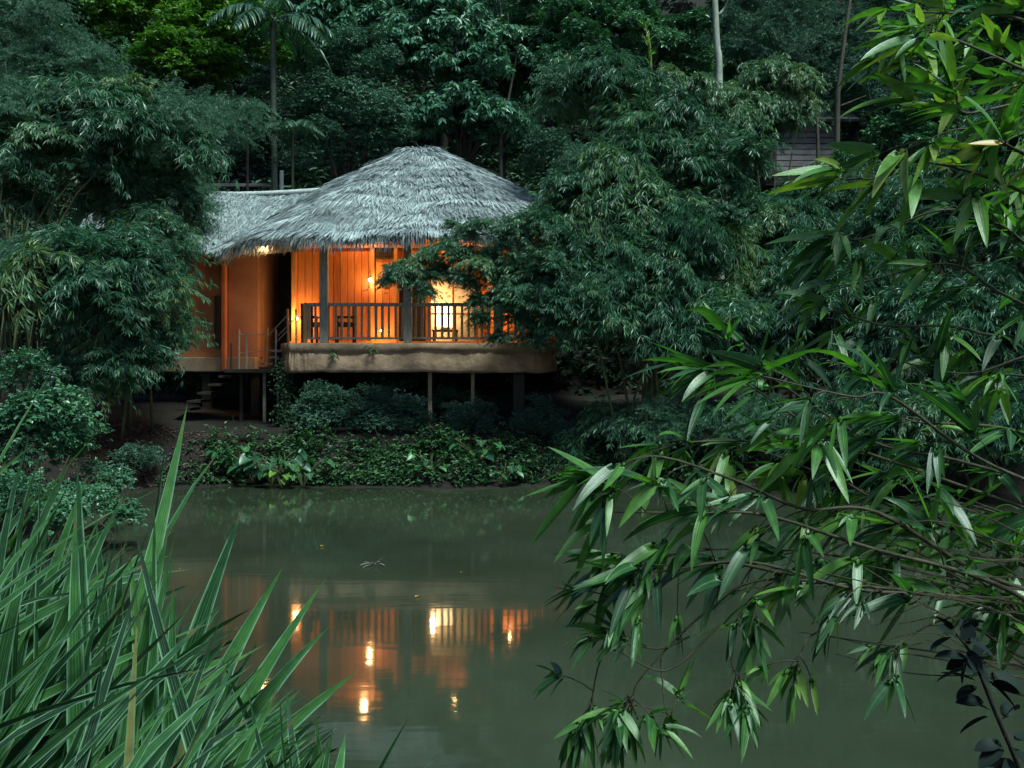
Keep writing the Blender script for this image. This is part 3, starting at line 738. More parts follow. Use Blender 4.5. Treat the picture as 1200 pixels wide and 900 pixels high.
# its long low branch across the balcony
def branch_over():
    root = empty('bamboo_branch', (2.2, 19.3, 1.2), 'slender bamboo arching left across the balcony in front of the lit wall', 'bamboo', None)
    P = spline([(2.3, 19.6, gz(2.3, 19.6)), (1.6, 19.2, 3.4), at(640, 285, 19), at(560, 275, 18.8), at(480, 305, 18.7), at(450, 325, 18.7)], 24)
    mb = MB(); tube(mb, P, np.linspace(.03, .006, 24), 6); mb.build('culm', M['culm'], root, smooth=True)
    for px, py, s in ((455, 328, .30), (475, 312, .38), (500, 300, .42), (490, 330, .3), (522, 288, .38), (548, 272, .36), (560, 310, .42), (590, 290, .45), (600, 335, .42), (620, 300, .5),
                      (575, 350, .34), (610, 375, .4), (585, 395, .28), (540, 325, .3), (640, 340, .5), (650, 385, .45), (530, 262, .22), (635, 260, .5), (610, 262, .4), (565, 372, .3), (600, 315, .5), (575, 300, .42), (640, 310, .6), (650, 350, .6), (520, 318, .36), (555, 335, .36), (505, 322, .3), (625, 395, .4), (600, 355, .38), (660, 290, .6), (540, 298, .4), (485, 330, .28), (462, 316, .3), (590, 330, .3), (620, 335, .5), (560, 262, .3), (600, 275, .45), (580, 320, .42), (500, 340, .28), (645, 265, .5), (610, 355, .4), (560, 350, .32)):
        s *= 1.12; inst('bamboo', at(px, py, 18.8 + rng.uniform(-.3, .4)), (s, s, s * .8), root, 'leafy_spray')
branch_over()
clump('bamboo', 'bamboo_clump', 'leafy_spray', 'bamboo thicket right of the bushy bamboo, under the hillside cabin', 'bamboo', (6.5, 21.5),
      [(890, 280, 22, 1.5, .9, 1.05, 15), (985, 240, 23.5, 1.5, .9, .9, 15), (900, 380, 20.5, 1.5, .9, 1.1, 12), (990, 350, 20, 1.6, 1, 1.3, 14)], .78, nstem=7)
clump('bamboo', 'bamboo_clump', 'leafy_spray', 'tall bamboo thicket at the right edge behind the foreground leaves', 'bamboo', (9.2, 19.5),
      [(1100, 260, 20.5, 1.7, 1, 1.4, 16), (1190, 200, 20, 1.5, 1, 1.7, 16), (1090, 400, 18.5, 1.5, .9, 1.2, 13), (1190, 390, 18, 1.5, .9, 1.4, 13), (1270, 300, 18, 1.3, .9, 2, 10)], .78, nstem=7)
clump('bamboo', 'bamboo_clump', 'leafy_spray', 'low dark bamboo overhanging the water at the right bank', 'bamboo', (8.4, 17.6),
      [(1120, 510, 16.8, 1.2, .7, .7, 12), (1010, 490, 18, 1.3, .7, .8, 10), (1210, 500, 16.2, 1.0, .7, .9, 8), (890, 500, 18.9, 1.0, .6, .6, 7)], .6, nstem=5)
clump('bamboo', 'bamboo_clump', 'leafy_spray', 'low dark bamboo on the bank right of the stilts', 'bamboo', (3.6, 20.0),
      [(780, 500, 19.3, 1.0, .5, .6, 8), (700, 510, 20, .8, .5, .5, 5)], .5, nstem=4)
clump('bamboo_pale', 'bamboo_clump', 'leafy_spray', 'pale arching bamboo plume left of the hillside cabin', 'bamboo', (7.0, 26),
      [(905, 95, 26, .9, .8, .6, 6), (860, 135, 25.5, .7, .8, .6, 6), (922, 122, 25.8, .6, .6, .35, 4), (790, 110, 25, 1.5, .8, .6, 6)], .62, nstem=5)
# left thicket
clump('bamboo', 'bamboo_clump', 'leafy_spray', 'dense bamboo thicket at the left edge beside the clay wing', 'bamboo', (-10.0, 18.6),
      [(50, 150, 19, 1.6, 1, 1.0, 16), (150, 150, 19.6, 1.3, 1, 1.0, 13), (-30, 200, 18.5, 1.2, 1, 1.4, 8), (60, 330, 17.8, 1.6, .9, .95, 17), (150, 330, 18.6, 1.1, .9, .9, 12)], .74, nstem=13)
clump('bamboo', 'bamboo_clump', 'leafy_spray', 'drooping bamboo brushing the left side of the clay wall', 'bamboo', (-7.9, 19.6),
      [(182, 390, 19.0, .45, .5, .85, 12), (140, 410, 18.6, .7, .5, .75, 12), (178, 290, 19.5, .55, .5, .9, 12), (100, 440, 18.2, .7, .5, .4, 8), (150, 300, 19.8, .6, .5, .8, 8), (140, 235, 20.2, .9, .5, .7, 10), (200, 235, 20.6, .5, .4, .7, 7)], .58, nstem=5)
clump('feather', 'bamboo_clump', 'feathery_spray', 'thin twiggy bamboo above the wing roof', 'bamboo', (-8.2, 24.0),
      [(200, 170, 23.0, .9, .6, 1.3, 10), (255, 150, 25.5, 1.1, .8, .8, 9), (225, 245, 22.2, .45, .4, .8, 6)], .62, nstem=9, stem_r=.02)
clump('feather', 'bamboo_clump', 'feathery_spray', 'feathery bamboo at the upper left corner', 'bamboo', (-13.5, 25.5),
      [(20, 50, 25, 1.8, 1, 1.4, 14), (85, 95, 25.5, 1.5, 1, 1.0, 12), (-60, 60, 25, 1.5, 1, 2, 8), (170, 165, 26, 1.4, 1, .8, 10)], .85, nstem=8)
# forest trees
tree('lime', 'broadleaf_tree', 'broadleaf tree with bright yellow green leaves at the upper left', (-10.3, 29.5), [(175, 30, 29, 1.5, 1.2, 1.5, 10), (255, 45, 29, 1.5, 1.2, 1.4, 11), (215, 75, 28.5, 1.3, 1, .7, 7), (120, 5, 29, 1.3, 1, 1, 6)], .85)
tree('fine', 'broadleaf_tree', 'dark fine leaved tree directly left of the thatched roof peak', (-5.4, 29.8), [(405, 130, 29.5, 1.8, 1.3, 1.5, 15), (450, 165, 29.5, 1.0, 1, 1.0, 6), (370, 180, 29, 1.0, 1, .9, 5), (420, 70, 30, 1.4, 1.2, 1.0, 7)], .85)
tree('big', 'broadleaf_tree', 'tree with large drooping blue green leaves above the roof peak', (-2.6, 31.5), [(520, 60, 31.5, 2.2, 1.4, 1.5, 15), (600, 85, 31.5, 2.1, 1.4, 1.4, 15), (540, 135, 31, 1.6, 1.2, .9, 9), (600, 155, 31, .8, .8, .6, 4)], .95)
tree('big', 'broadleaf_tree', 'large leaved tree at the top between palm and roof peak', (-6.2, 33), [(430, 40, 33, 1.8, 1.4, 1.3, 10), (470, 10, 33, 1.6, 1.3, 1.2, 8), (360, 20, 33.5, 1.5, 1.3, 1.3, 7)], 1.0)
tree('broad', 'broadleaf_tree', 'dark broadleaf tree behind the top of the bushy bamboo', (4.0, 31), [(700, 50, 31, 2.0, 1.3, 1.4, 12), (770, 60, 31.5, 1.8, 1.3, 1.4, 11), (650, 15, 32, 1.6, 1.2, 1.2, 7)], .95)
tree('needle', 'conifer_tree', 'dark feathery tree behind the hillside cabin', (10.2, 34.5), [(900, 50, 34.5, 2.0, 1.5, 1.8, 12), (960, 90, 35, 1.8, 1.5, 1.6, 10)], 1.1, bark='bark')
tree('needle', 'conifer_tree', 'dark feathery tree right of the cabin with mottled trunk', (12.1, 33.5), [(1020, 60, 34, 2.0, 1.5, 2.0, 13), (1000, 130, 33.5, 1.5, 1.2, 1.0, 6), (1070, 110, 33.5, 1.6, 1.2, 1.2, 7)], 1.1, bark='bark')
tree('broad', 'broadleaf_tree', 'dark broadleaf tree at the upper right corner', (16.5, 29.5), [(1150, 60, 29, 2.2, 1.4, 2.0, 15), (1240, 60, 28, 1.6, 1.2, 2.2, 8), (1100, 160, 28, 1.4, 1, 1.2, 7)], .95)
tree('fine', 'broadleaf_tree', 'shadowy tree low behind the roof right of the peak', (-.6, 31.0), [(640, 190, 30, 1.0, 1, 1.0, 5), (560, 10, 35, 2.0, 1.3, 1.2, 7)], .85)

# far rows of trees: one kind copied
row = []
far_specs = [(-260, -60), (-120, 10), (10, -30), (130, -60), (280, -40), (390, -70), (520, -60), (640, -40), (760, -50), (880, -60), (1000, -30), (1120, -70), (1240, -10), (1380, -60), (1500, 0)]
where = ['beyond the upper left edge', 'left end of the far row', 'behind the feathery bamboo', 'behind the lime green tree', 'behind the palm', 'behind the large leaved tree by the palm',
         'far above the roof peak', 'far right of the roof peak', 'behind the pale bare trunk', 'behind the dark feathery trees', 'above the mottled trunk', 'behind the upper right foliage', 'right end of the far row', 'beyond the right edge', 'beyond the upper right corner']
for i, (px, py) in enumerate(far_specs):
    D = 41 + 5 * rng.random(); c = at(px, py, D)
    tree('broad' if i % 2 else 'fine', 'forest_tree', 'dark forest tree on the far slope, ' + where[i], (c[0], D), [(px, py + 60, D, 2.6, 1.6, 2.0, 12), (px + 30, py, D, 2.3, 1.5, 1.8, 9), (px - 20, py + 130, D - 2, 2.4, 1.4, 1.4, 8)], 1.35, .22, group='forest trees on the far slope')

# pale bare trunk, mottled trunk
def bare_trunk(pts, r0, r1, mat, name, label, limbs=()):
    root = empty(name, pts[0], label, 'tree')
    mb = MB(); P = spline(pts, 14); tube(mb, P, np.linspace(r0, r1, 14), 9); mb.build('trunk', M[mat], root, smooth=True)
    for L_ in limbs:
        mb = MB(); tube(mb, spline(L_, 8), np.linspace(r1 * .6, .012, 8), 6); mb.build('limb', M[mat], root, smooth=True)
    return root
D = 30.3; b = at(845, 120, D); b[2] = gz(b[0], D) - .2
bare_trunk([tuple(b), tuple(at(843, 100, D)), tuple(at(840, 50, D)), tuple(at(836, -40, D))], .13, .09, 'bark_pale', 'bare_tree', 'pale bare trunk rising at the top behind the bushy bamboo', [[at(842, 18, D), at(850, 8, D), at(856, -8, D - .3)]])
D = 30.5; b = at(980, 170, D); b[2] = gz(b[0], D) - .2
bare_trunk([tuple(b), tuple(at(981, 150, D)), tuple(at(984, 90, D)), tuple(at(999, -20, D))], .11, .05, 'bark', 'bare_tree', 'slim mottled trunk right of the hillside cabin', [[at(982, 110, D), at(990, 95, D), at(1000, 85, D)], [at(983, 125, D), at(1000, 118, D), at(1015, 112, D)]])
D = 27.5; b = at(955, 165, D); b[2] = gz(b[0], D) - .2
bare_trunk([tuple(b), tuple(at(958, 150, D)), tuple(at(945, 118, D)), tuple(at(925, 85, D))], .06, .02, 'bark', 'sapling', 'thin crooked sapling beside the cabin boards', [[at(948, 122, D), at(955, 108, D), at(957, 90, D)]])
D = 30.6; b = at(588, 190, D); b[2] = gz(b[0], D) - .2
bare_trunk([tuple(b), tuple(at(587, 190, D)), tuple(at(590, 150, D)), tuple(at(612, 30, D))], .09, .03, 'bark', 'slim_tree', 'slim trunk standing in the dark gap right of the roof peak', [[at(610, 45, D), at(622, 35, D), at(632, 30, D)], [at(606, 60, D), at(598, 40, D), at(595, 15, D)]])

# areca palm
def palm():
    D = 27.6; c = at(321, 60, D); x = c[0]; z0 = gz(x, D) - .2
    root = empty('palm_tree', (x, D, z0), 'slim areca palm with drooping fronds behind the wing roof', 'palm tree')
    mb = MB(); P = spline([(x, D, z0), (x + .03, D, 6), (x - .02, D, c[2] - .3), (x, D, c[2] + 1.0)], 16); tube(mb, P, np.linspace(.11, .075, 16), 9); mb.build('trunk', M['palm_bark'], root, smooth=True)
    def frond(base, az, el, L, n=26, sag=1.5, ll=.72):
        d = np.array((math.cos(az) * math.cos(el), math.sin(az) * math.cos(el), math.sin(el))); s = np.linspace(0, 1, 14)
        Q = base + d * s[:, None] * L; Q[:, 2] -= sag * L * .55 * s ** 2
        mb = MB(); tube(mb, Q, np.linspace(.02, .005, 14), 4, .3)
        Pp = spline(Q, n)[3:]; T = nrm(np.gradient(Pp, axis=0)); S = nrm(np.cross(T, (0, 0, 1.)))
        for sg in (-1, 1):
            leaves(mb, Pp, T * .55 + sg * S * .9 + rng.normal(0, .06, Pp.shape) + (0, 0, -.15), ll * np.sin(np.linspace(.5, 2.9, len(Pp))), .08, bend=1.9, roll=.15, nst=5, prof='lance')
        mb.build('frond', M['palm'], root)
    for k in range(9): frond(np.array((x, D, c[2] + .9)), k * .7 + .2, R(rng.uniform(15, 65)), rng.uniform(2.0, 2.6))
palm()
for px, py, D, lab in ((290, 128, 26.6, 'small palm with fringed fronds left of the tall palm trunk'), (343, 150, 27.2, 'small palm right of the tall palm trunk')):
    c = at(px, py, D); root = empty('young_palm', (c[0], D, gz(c[0], D) - .1), lab, 'palm tree')
    mb = MB(); tube(mb, [(c[0], D, gz(c[0], D) - .1), (c[0], D, c[2])], [.05, .035], 7); mb.build('trunk', M['bark_dark'], root)
    for k in range(7):
        az = k * .9 + (.2 if px < 300 else 1.1); L = rng.uniform(1.1, 1.5); d = np.array((math.cos(az) * .8, math.sin(az) * .8, .6)); s = np.linspace(0, 1, 12)
        Q = c + d * s[:, None] * L; Q[:, 2] -= .75 * L * s ** 2
        mb = MB(); tube(mb, Q, np.linspace(.012, .004, 12), 4, .3); Pp = spline(Q, 20)[2:]; T = nrm(np.gradient(Pp, axis=0)); S = nrm(np.cross(T, (0, 0, 1.)))
        for sg in (-1, 1): leaves(mb, Pp, T * .5 + sg * S + (0, 0, -.2), .4 * np.sin(np.linspace(.5, 2.9, len(Pp))), .045, bend=1.3, roll=.1, nst=5)
        mb.build('frond', M['palm'], root)
# pale bamboo shoot
D = 24.5; root = empty('bamboo_shoot', at(764, 95, D), 'pale yellow bamboo shoot tip rising above the bushy bamboo', 'bamboo shoot')
root.location.z = gz(root.location.x, D) - .1
mb = MB(); c = at(764, 100, D); b = at(756, 28, D); tube(mb, spline([(c[0], D, gz(c[0], D) - .1), c, b], 14), np.linspace(.03, .01, 14), 6); mb.build('culm', M['twig_pale'], root)
mb = MB(); s = rng.random(40); P = c + (b - c) * s[:, None]; leaves(mb, P, np.stack([rng.normal(0, .5, 40), rng.normal(0, .5, 40), np.full(40, .9)], 1), .35, .03, bend=.5, nst=4); mb.build('sheath_leaves', M['lime'], root)

# hillside undergrowth (uncountable)
def scatter_stuff(name, label, cat, mat, n, xr, yr, L, W, nl=6, cond=None, hgt=.3, seedlift=.1, prof='lance'):
    x = rng.uniform(*xr, n); y = rng.uniform(*yr, n)
    z = ground_z(x, y); k = z > .02
    if cond is not None: k &= cond(x, y, z)
    x, y, z = x[k], y[k], z[k]; n = len(x)
    C = np.stack([x, y, z + rng.random(n) ** 1.5 * hgt * (.45 + 1.1 * np.clip(np.sin(x * 2.1 + 1) * np.sin(x * .83 + y) + .4, 0, 1)) + seedlift * .3], 1)
    mb = MB(); O = np.stack([rng.normal(0, 1, n), rng.normal(-.3, 1, n), rng.uniform(.2, 1.3, n)], 1)
    fans(mb, C, O, nl, L, W, spread=1.4, down=.2, bend=.6, roll=.4, prof=prof)
    return tag(mb.build(name, mat), label, cat, kind='stuff')
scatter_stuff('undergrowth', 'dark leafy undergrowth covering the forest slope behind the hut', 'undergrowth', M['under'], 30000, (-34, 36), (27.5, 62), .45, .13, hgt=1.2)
under_hut = lambda x, y, z: ~((y > 20.6) & (x > -9) & (x < 1.8))
scatter_stuff('bank_cover', 'low green ground cover along the far bank of the pond', 'ground cover', M['bank'], 13000, (-7.0, 5), (18.2, 20.2), .12, .04, 5, cond=lambda x, y, z: (z > .02) & (z < .8) & ((x > -6.4) | (rng.random(len(x)) < .25)) & (rng.random(len(x)) < .25 + 1.1 * np.clip(np.sin(x * 3.1) * np.sin(y * 4 + x) + .35, 0, 1)) & (rng.random(len(x)) < np.where(x > .5, .35, 1)), hgt=.34)
scatter_stuff('leaf_litter', 'dead brown leaves scattered on the bare earth by the left bank', 'leaf litter', surf_mat('litter', (.02, .014, .01), (.09, .06, .045), 20, use_rnd=True, c3=(.16, .12, .1)), 1500, (-8.6, -5.5), (16.5, 20.5), .09, .035, 2, hgt=.03)

# shrubs under the deck, bank plants
def shrub(label, px, py, D, rx, rz, n, kind='shrub', r=.42, group='shrubs under the balcony', name='shrub'):
    c = at(px, py, D); return clump(kind, name, 'leafy_bough', label, 'shrub', (c[0], D), [(px, py, D, rx, .35, rz, n)], r, 'stem', 'bark_dark', .018, 4, group)
shrub('tall dark shrub behind the ivy covered stilt', 375, 485, 20.4, .45, .7, 12)
shrub('small leaved shrub under the balcony between the first posts', 430, 495, 20.3, .5, .75, 14)
shrub('small leaved shrub under the middle of the balcony', 480, 500, 20.4, .5, .65, 12)
shrub('shrub by the thin stilt under the balcony', 548, 500, 20.5, .5, .6, 12)
shrub('dark shrub beside the thick stilt', 630, 505, 20.5, .55, .6, 12)
shrub('dark shrub right of the thick stilt at the water edge', 670, 530, 20.2, .5, .3, 6)
shrub('large leaved dark shrub at the left edge above the foreground blades', 45, 515, 13, .85, .5, 14, 'ovate', .55, None)
shrub('leafy branch tip at the left edge under the bamboo', 30, 440, 14.5, .5, .3, 5, 'ovate', .4, None)
shrub('low shrub on the left bank right of the large leaved shrub', 118, 575, 13.5, .4, .25, 4, 'ovate', .35, None)
shrub('low leafy shrub at the left edge just behind the foreground blades', 15, 590, 11.5, .6, .3, 7, 'ovate', .42, None)
shrub('low leafy shrub on the left shore between the leafy shrub and the bare earth', 85, 600, 12.2, .6, .25, 6, 'ovate', .38, None)
shrub('small shrub on the dark earth left of the lowest stair', 165, 540, 18.4, .6, .2, 5, 'shrub', .4, None)
shrub('leafy shrub under the balcony right of the middle stilt', 520, 480, 21.6, .7, .6, 9)
shrub('leafy shrub deep under the balcony behind the first thin stilt', 450, 470, 21.6, .7, .5, 8)
# ivy on the stilt
x = X_(335, 21.1); n = 420; P = np.stack([x + rng.normal(0, .13, n), 21.0 + rng.normal(0, .06, n), rng.uniform(1.1, 2.6, n)], 1)
mb = MB(); fans(mb, P, np.stack([rng.normal(0, 1, n), rng.uniform(-1.5, -.3, n), rng.normal(0, .5, n)], 1), 3, .07, .045, down=.5, bend=.4, prof='oval')
root = empty('climbing_vine', (x, 21.0, gz(x, 21)), 'ivy climbing the pale stilt at the left end of the balcony', 'vine'); mb.build('foliage', M['bank'], root)
mb = MB(); tube(mb, spline([(x - .1, 21.0, gz(x, 21) - .1), (x + .1, 20.98, 1.7), (x - .08, 20.98, 2.6)], 12), .012, 5); mb.build('stem', M['bark'], root)
for (px, py, n) in ((392, 415, 26), (436, 408, 22)):   # tufts growing from the fascia
    c = at(px, py, 20.62); mb = MB(); P = c + rng.normal(0, .05, (n, 3)); leaves(mb, P, np.stack([rng.normal(0, .8, n), np.full(n, -.6), rng.normal(-.2, .5, n)], 1), .16, .03, bend=.9, nst=4)
    tag(mb.build('wall_fern', M['bank']), 'small plant rooted in the fascia ' + ('right below the first balcony post' if px < 400 else 'further right, below the wall lamp'), 'fern')

def taro(px, py, D, s, lab, n=9, mat='taro'):
    s *= 1.15; n = int(n * 1.4)
    c = at(px, py, D); z = max(0.02, gz(c[0], D)); root = empty('taro_plant', (c[0], D, z - .05), lab, 'plant', 'broad leaved plants on the far bank')
    mb = MB(); ms = MB(); a = rng.uniform(0, 6.28, n); h = rng.uniform(.25, .6, n) * s
    tip = np.stack([c[0] + np.cos(a) * h * .8, D + np.sin(a) * h * .5, z + h], 1)
    for t_ in tip: tube(ms, spline([(c[0], D, z - .05), ((c[0] + t_[0]) / 2, (D + t_[1]) / 2, z + (t_[2] - z) * .7), t_], 6), .008, 4)
    leaves(mb, tip, np.stack([np.cos(a), np.sin(a) - .5, np.full(n, -.45)], 1), rng.uniform(.22, .34, n) * s, rng.uniform(.16, .22, n) * s, bend=.6, nst=7, prof='heart', fold=.3)
    mb.build('foliage', M[mat], root, smooth=True); ms.build('stem', M['culm'], root)
taro(318, 545, 18.9, 1.0, 'broad leaved plant left of the ivy covered stilt foot', 12)
taro(335, 550, 18.8, .9, 'broad leaved plant just right of the tallest bank plants', 10)
taro(296, 540, 19.3, .9, 'broad leaved plant at the left of the green bank patch', 9)
taro(355, 560, 18.7, .8, 'small broad leaved plant at the water edge below the stilt', 8)
taro(270, 535, 19.4, .8, 'small broad leaved plant nearest the bare earth', 8)
taro(331, 568, 18.55, .6, 'bright green little plant touching the water', 9, 'lime')
taro(505, 560, 18.9, .7, 'dark broad leaved plant at the water edge under the balcony middle', 8)
taro(560, 550, 19.1, .9, 'rounded dark plant clump at the water edge under the thin stilt', 12)
taro(590, 562, 18.9, .7, 'dark leafy plant at the water edge near the thick stilt', 8)

# floating leaves
def float_leaf(px, py, lab, L=.12):
    D = F * CAMH / (py - HOR); c = at(px, py, D); mb = MB(); a = rng.uniform(0, 6.28)
    leaves(mb, np.array([[c[0], D, .012]]), np.array([[math.cos(a), math.sin(a), .12]]), L, L * .5, bend=.2, roll=.15, nst=7, prof='oval', fold=.3, rnd=np.array([.5]))
    tag(mb.build('floating_leaf', M['yellow']), lab, 'leaf', 'leaves floating on the pond')
float_leaf(378, 640, 'yellow leaf floating mid pond below the stilt', .11)
float_leaf(491, 699, 'pale leaf floating above the railing reflection', .10)
float_leaf(210, 668, 'small leaf floating near the left foreground blades', .05)
float_leaf(540, 672, 'tiny leaf floating right of the pale floating leaf', .04)
mb = MB(); c = at(437, 662, F * CAMH / 232); n = 16
leaves(mb, np.tile(c, (n, 1)) + rng.normal(0, .04, (n, 3)) * (1, 1, 0) + (0, 0, .01), np.stack([rng.normal(0, 1, n), rng.normal(0, 1, n), rng.uniform(.2, 1, n)], 1), .16, .012, bend=.8, nst=4)
tag(mb.build('water_weed', M['grey_wood']), 'small grey weed tuft breaking the pond surface', 'weed')

# ------------------------------------------------------------------ foreground strap-leaved plants
hero = [((-60, 600, 1.9), (62, 432), .2), ((-20, 640, 2.2), (130, 487), .25), ((95, 800, 2.0), (220, 472), -.15), ((120, 800, 2.1), (197, 498), -.1), ((150, 820, 2.0), (262, 522), .55), ((180, 830, 2.2), (286, 592), .1),
        ((-30, 700, 1.9), (195, 568), .5), ((20, 750, 2.0), (205, 620), .3), ((200, 860, 2.1), (332, 664), .2), ((230, 870, 2.2), (382, 678), .15), ((250, 880, 2.1), (388, 732), .4), ((230, 900, 2.0), (420, 785), .15), ((210, 900, 2.1), (350, 836), .2),
        ((180, 850, 2.0), (152, 650), -.1), ((60, 780, 1.9), (200, 735), .6), ((200, 880, 1.9), (296, 712), .8), ((400, 960, 2.2), (478, 842), .2), ((440, 960, 2.3), (518, 880), .4), ((380, 950, 2.2), (405, 858), 0), ((360, 950, 2.2), (385, 866), -.1), ((90, 800, 1.9), (90, 535), -.1), ((10, 760, 1.8), (28, 560), -.1), ((-20, 720, 1.8), (70, 560), .2), ((130, 860, 2.0), (112, 600), -.2), ((-40, 560, 2.3), (40, 520), .4)]
NC = 8
plants = [MB() for _ in range(NC)]
def blade(k, root, tip, bend, W, D, rnd=None):
    r_ = np.array(root); t_ = np.array(tip); d = t_ - r_; L = np.linalg.norm(d) * 1.04
    bv = np.array((.55, 0.0, -1.0)) * bend * 1.0
    D0 = nrm((nrm(d[None])[0] - bv * .42)[None])[0]
    # solve so tip lands: iterate start dir
    for _ in range(4):
        ts = np.linspace(0, 1, 12); ds = nrm(D0[None] + (ts ** 1.5)[:, None] * bv[None]); e = ((ds[1:] + ds[:-1]) * .5).sum(0) * L / 11
        D0 = nrm((D0 + (d - e) / L)[None])[0]; L *= np.linalg.norm(d) / max(1e-6, np.linalg.norm(e))
    leaves(plants[k], r_[None], D0[None], L, W, bend=1.0, roll=.6, nst=12, prof='strap', fold=.35, bendvec=bv[None], bpow=1.5, updir=np.array((rng.normal(0, .5), -1.0, .35)), rnd=None if rnd is None else np.array([rnd]))
for (rx_, ry_, D), (tx, ty), bn in hero:
    tx_, ty_ = tx, ty; root = at(rx_, ry_, D); sl = (tx - rx_) / max(60, (ry_ - ty)); zg = 1.05
    ext = (root[2] - zg) * .55; r0 = root.copy(); r0[2] = zg; r0[0] -= ext * sl * .9
    k = int(np.clip((r0[0] + 2.4) / 2.6 * NC, 0, NC - 1))
    blade(k, r0, at(tx, ty, D + rng.uniform(-.1, .25)), bn, rng.uniform(.034, .046), D, rng.uniform(.5, .95))
for i in range(34):
    tx = rng.uniform(-30, 210); ty = np.interp(tx, [-30, 210], [500, 600]) + rng.uniform(-20, 90); D = rng.uniform(1.7, 2.4); tip = at(tx, ty, D); h = tip[2] - 1.0
    r0 = np.array((tip[0] - h * rng.uniform(-.05, .5), D, 1.0)); k = int(np.clip((r0[0] + 2.4) / 2.6 * NC, 0, NC - 1))
    blade(k, r0, tip, rng.uniform(.05, .5), rng.uniform(.026, .04), D, rng.uniform(.4, .9))
for i in range(520):
    u = rng.random() ** .9; tx = -80 + 480 * u
    top = np.interp(tx, [-80, 40, 150, 250, 330, 400], [520, 555, 600, 690, 770, 850])
    ty = top + rng.random() ** 1.1 * (960 - top); D = rng.uniform(1.35, 2.9)
    tip = at(tx, ty, D); lean = rng.normal(.5, .4); h = max(.25, tip[2] - 1.0)
    r0 = np.array((tip[0] - h * lean - .1, D + rng.normal(0, .1), 1.0)); k = int(np.clip((r0[0] + 2.4) / 2.6 * NC, 0, NC - 1))
    blade(k, r0, tip, rng.choice([.1, .35, .6, .85], p=[.3, .35, .25, .1]) * rng.uniform(.5, 1.1), rng.uniform(.020, .042) * D / 2, D)
where = ['at the far left edge', 'second from the left edge', 'third from the left edge', 'in the middle of the foreground clumps', 'right of the foreground middle', 'third from the right end of the clumps', 'second from the right end of the clumps', 'at the right end of the foreground clumps']
for k, p in enumerate(plants):
    if not p.V: continue
    Vv = np.concatenate(p.V); bx = -2.4 + 2.6 * (k + .5) / NC
    root = empty('strap_leaf_plant', (bx, 2.0, .95), 'clump of long pale edged strap leaves ' + where[k], 'plant', 'strap leaved plants in the foreground')
    p.build('leaf_blades', M['strap'], root, smooth=True)

# ------------------------------------------------------------------ foreground bamboo
def hero_bamboo(name_label, branches, step, fan, L, W, anchor, mat='hero', twig='twig', down=.35, sparse=1.0):
    root = empty('foreground_bamboo', anchor, name_label, 'bamboo', 'foreground bamboo on the right')
    for pts in branches:
        opt = pts[-1] if isinstance(pts[-1], dict) else {}
        pp = [p for p in pts if not isinstance(p, dict)]
        pj = [np.array(at(*p)) for p in pp]
        for q_ in pj[:-1]: q_ += rng.normal(0, .028, 3)
        P3 = spline(pj, 40)
        seg = np.linalg.norm(np.diff(P3, axis=0), axis=1).sum(); r0 = opt.get('r', .006)
        mb = MB(); tube(mb, P3, np.linspace(r0, .0018, 40), 6)
        T = nrm(np.gradient(P3, axis=0)); st = opt.get('step', step); n = max(2, int(seg / st))
        ml = MB(); a0 = opt.get('start', .05)
        for k in range(n + 1):
            f = a0 + (1 - a0) * (k / n); i = min(39, int(f * 39)); t_ = T[i]; p = P3[i]
            end = k == n
            d = nrm((t_ * (1.0 if end else .7) + rng.normal(0, .55, 3) * (0.25 if end else 1) + np.array((-.25, -.1, -.25)))[None])[0]
            tl = 0.01 if end else rng.uniform(.03, .13)
            q = p + d * tl
            if not end: tube(mb, spline([p, p + d * tl * .5 + (0, 0, .008), q], 4), [.0022, .0018, .0014, .001], 4)
            nf = int(rng.integers(fan[0], fan[1] + 1)); Lm = L * rng.uniform(.8, 1.2) * opt.get('L', 1)
            S = nrm(np.cross(d, (0, 0, 1.))[None])[0]; U = np.cross(S, d)
            a = np.linspace(-1, 1, nf) * rng.uniform(.5, 1.15) + rng.normal(0, .15, nf)
            D_ = d * np.cos(a)[:, None] + (S * rng.uniform(.5, 1) + U * rng.normal(0, .5)) * np.sin(a)[:, None] + rng.normal(0, .12, (nf, 3)); D_[:, 2] -= down * rng.uniform(.2, 1.8, nf)
            Ll = Lm * rng.uniform(.5, 1.2, nf)
            leaves(ml, q + d * rng.uniform(-.02, .01, (nf, 1)), D_, Ll, Ll * W * rng.uniform(.8, 1.2, nf), bend=rng.uniform(.05, 1.1, nf) ** 1.4 * opt.get('bend', 1), roll=.55, nst=9, prof='lance', fold=.28,
                   rnd=np.clip(rng.normal(opt.get('tone', .45) + .08, .27, nf), 0, 1))
        br = mb.build('branch', M[opt.get('twig', twig)], root, smooth=True)
        ml.build('foliage', M[mat], root, smooth=True)
    return root

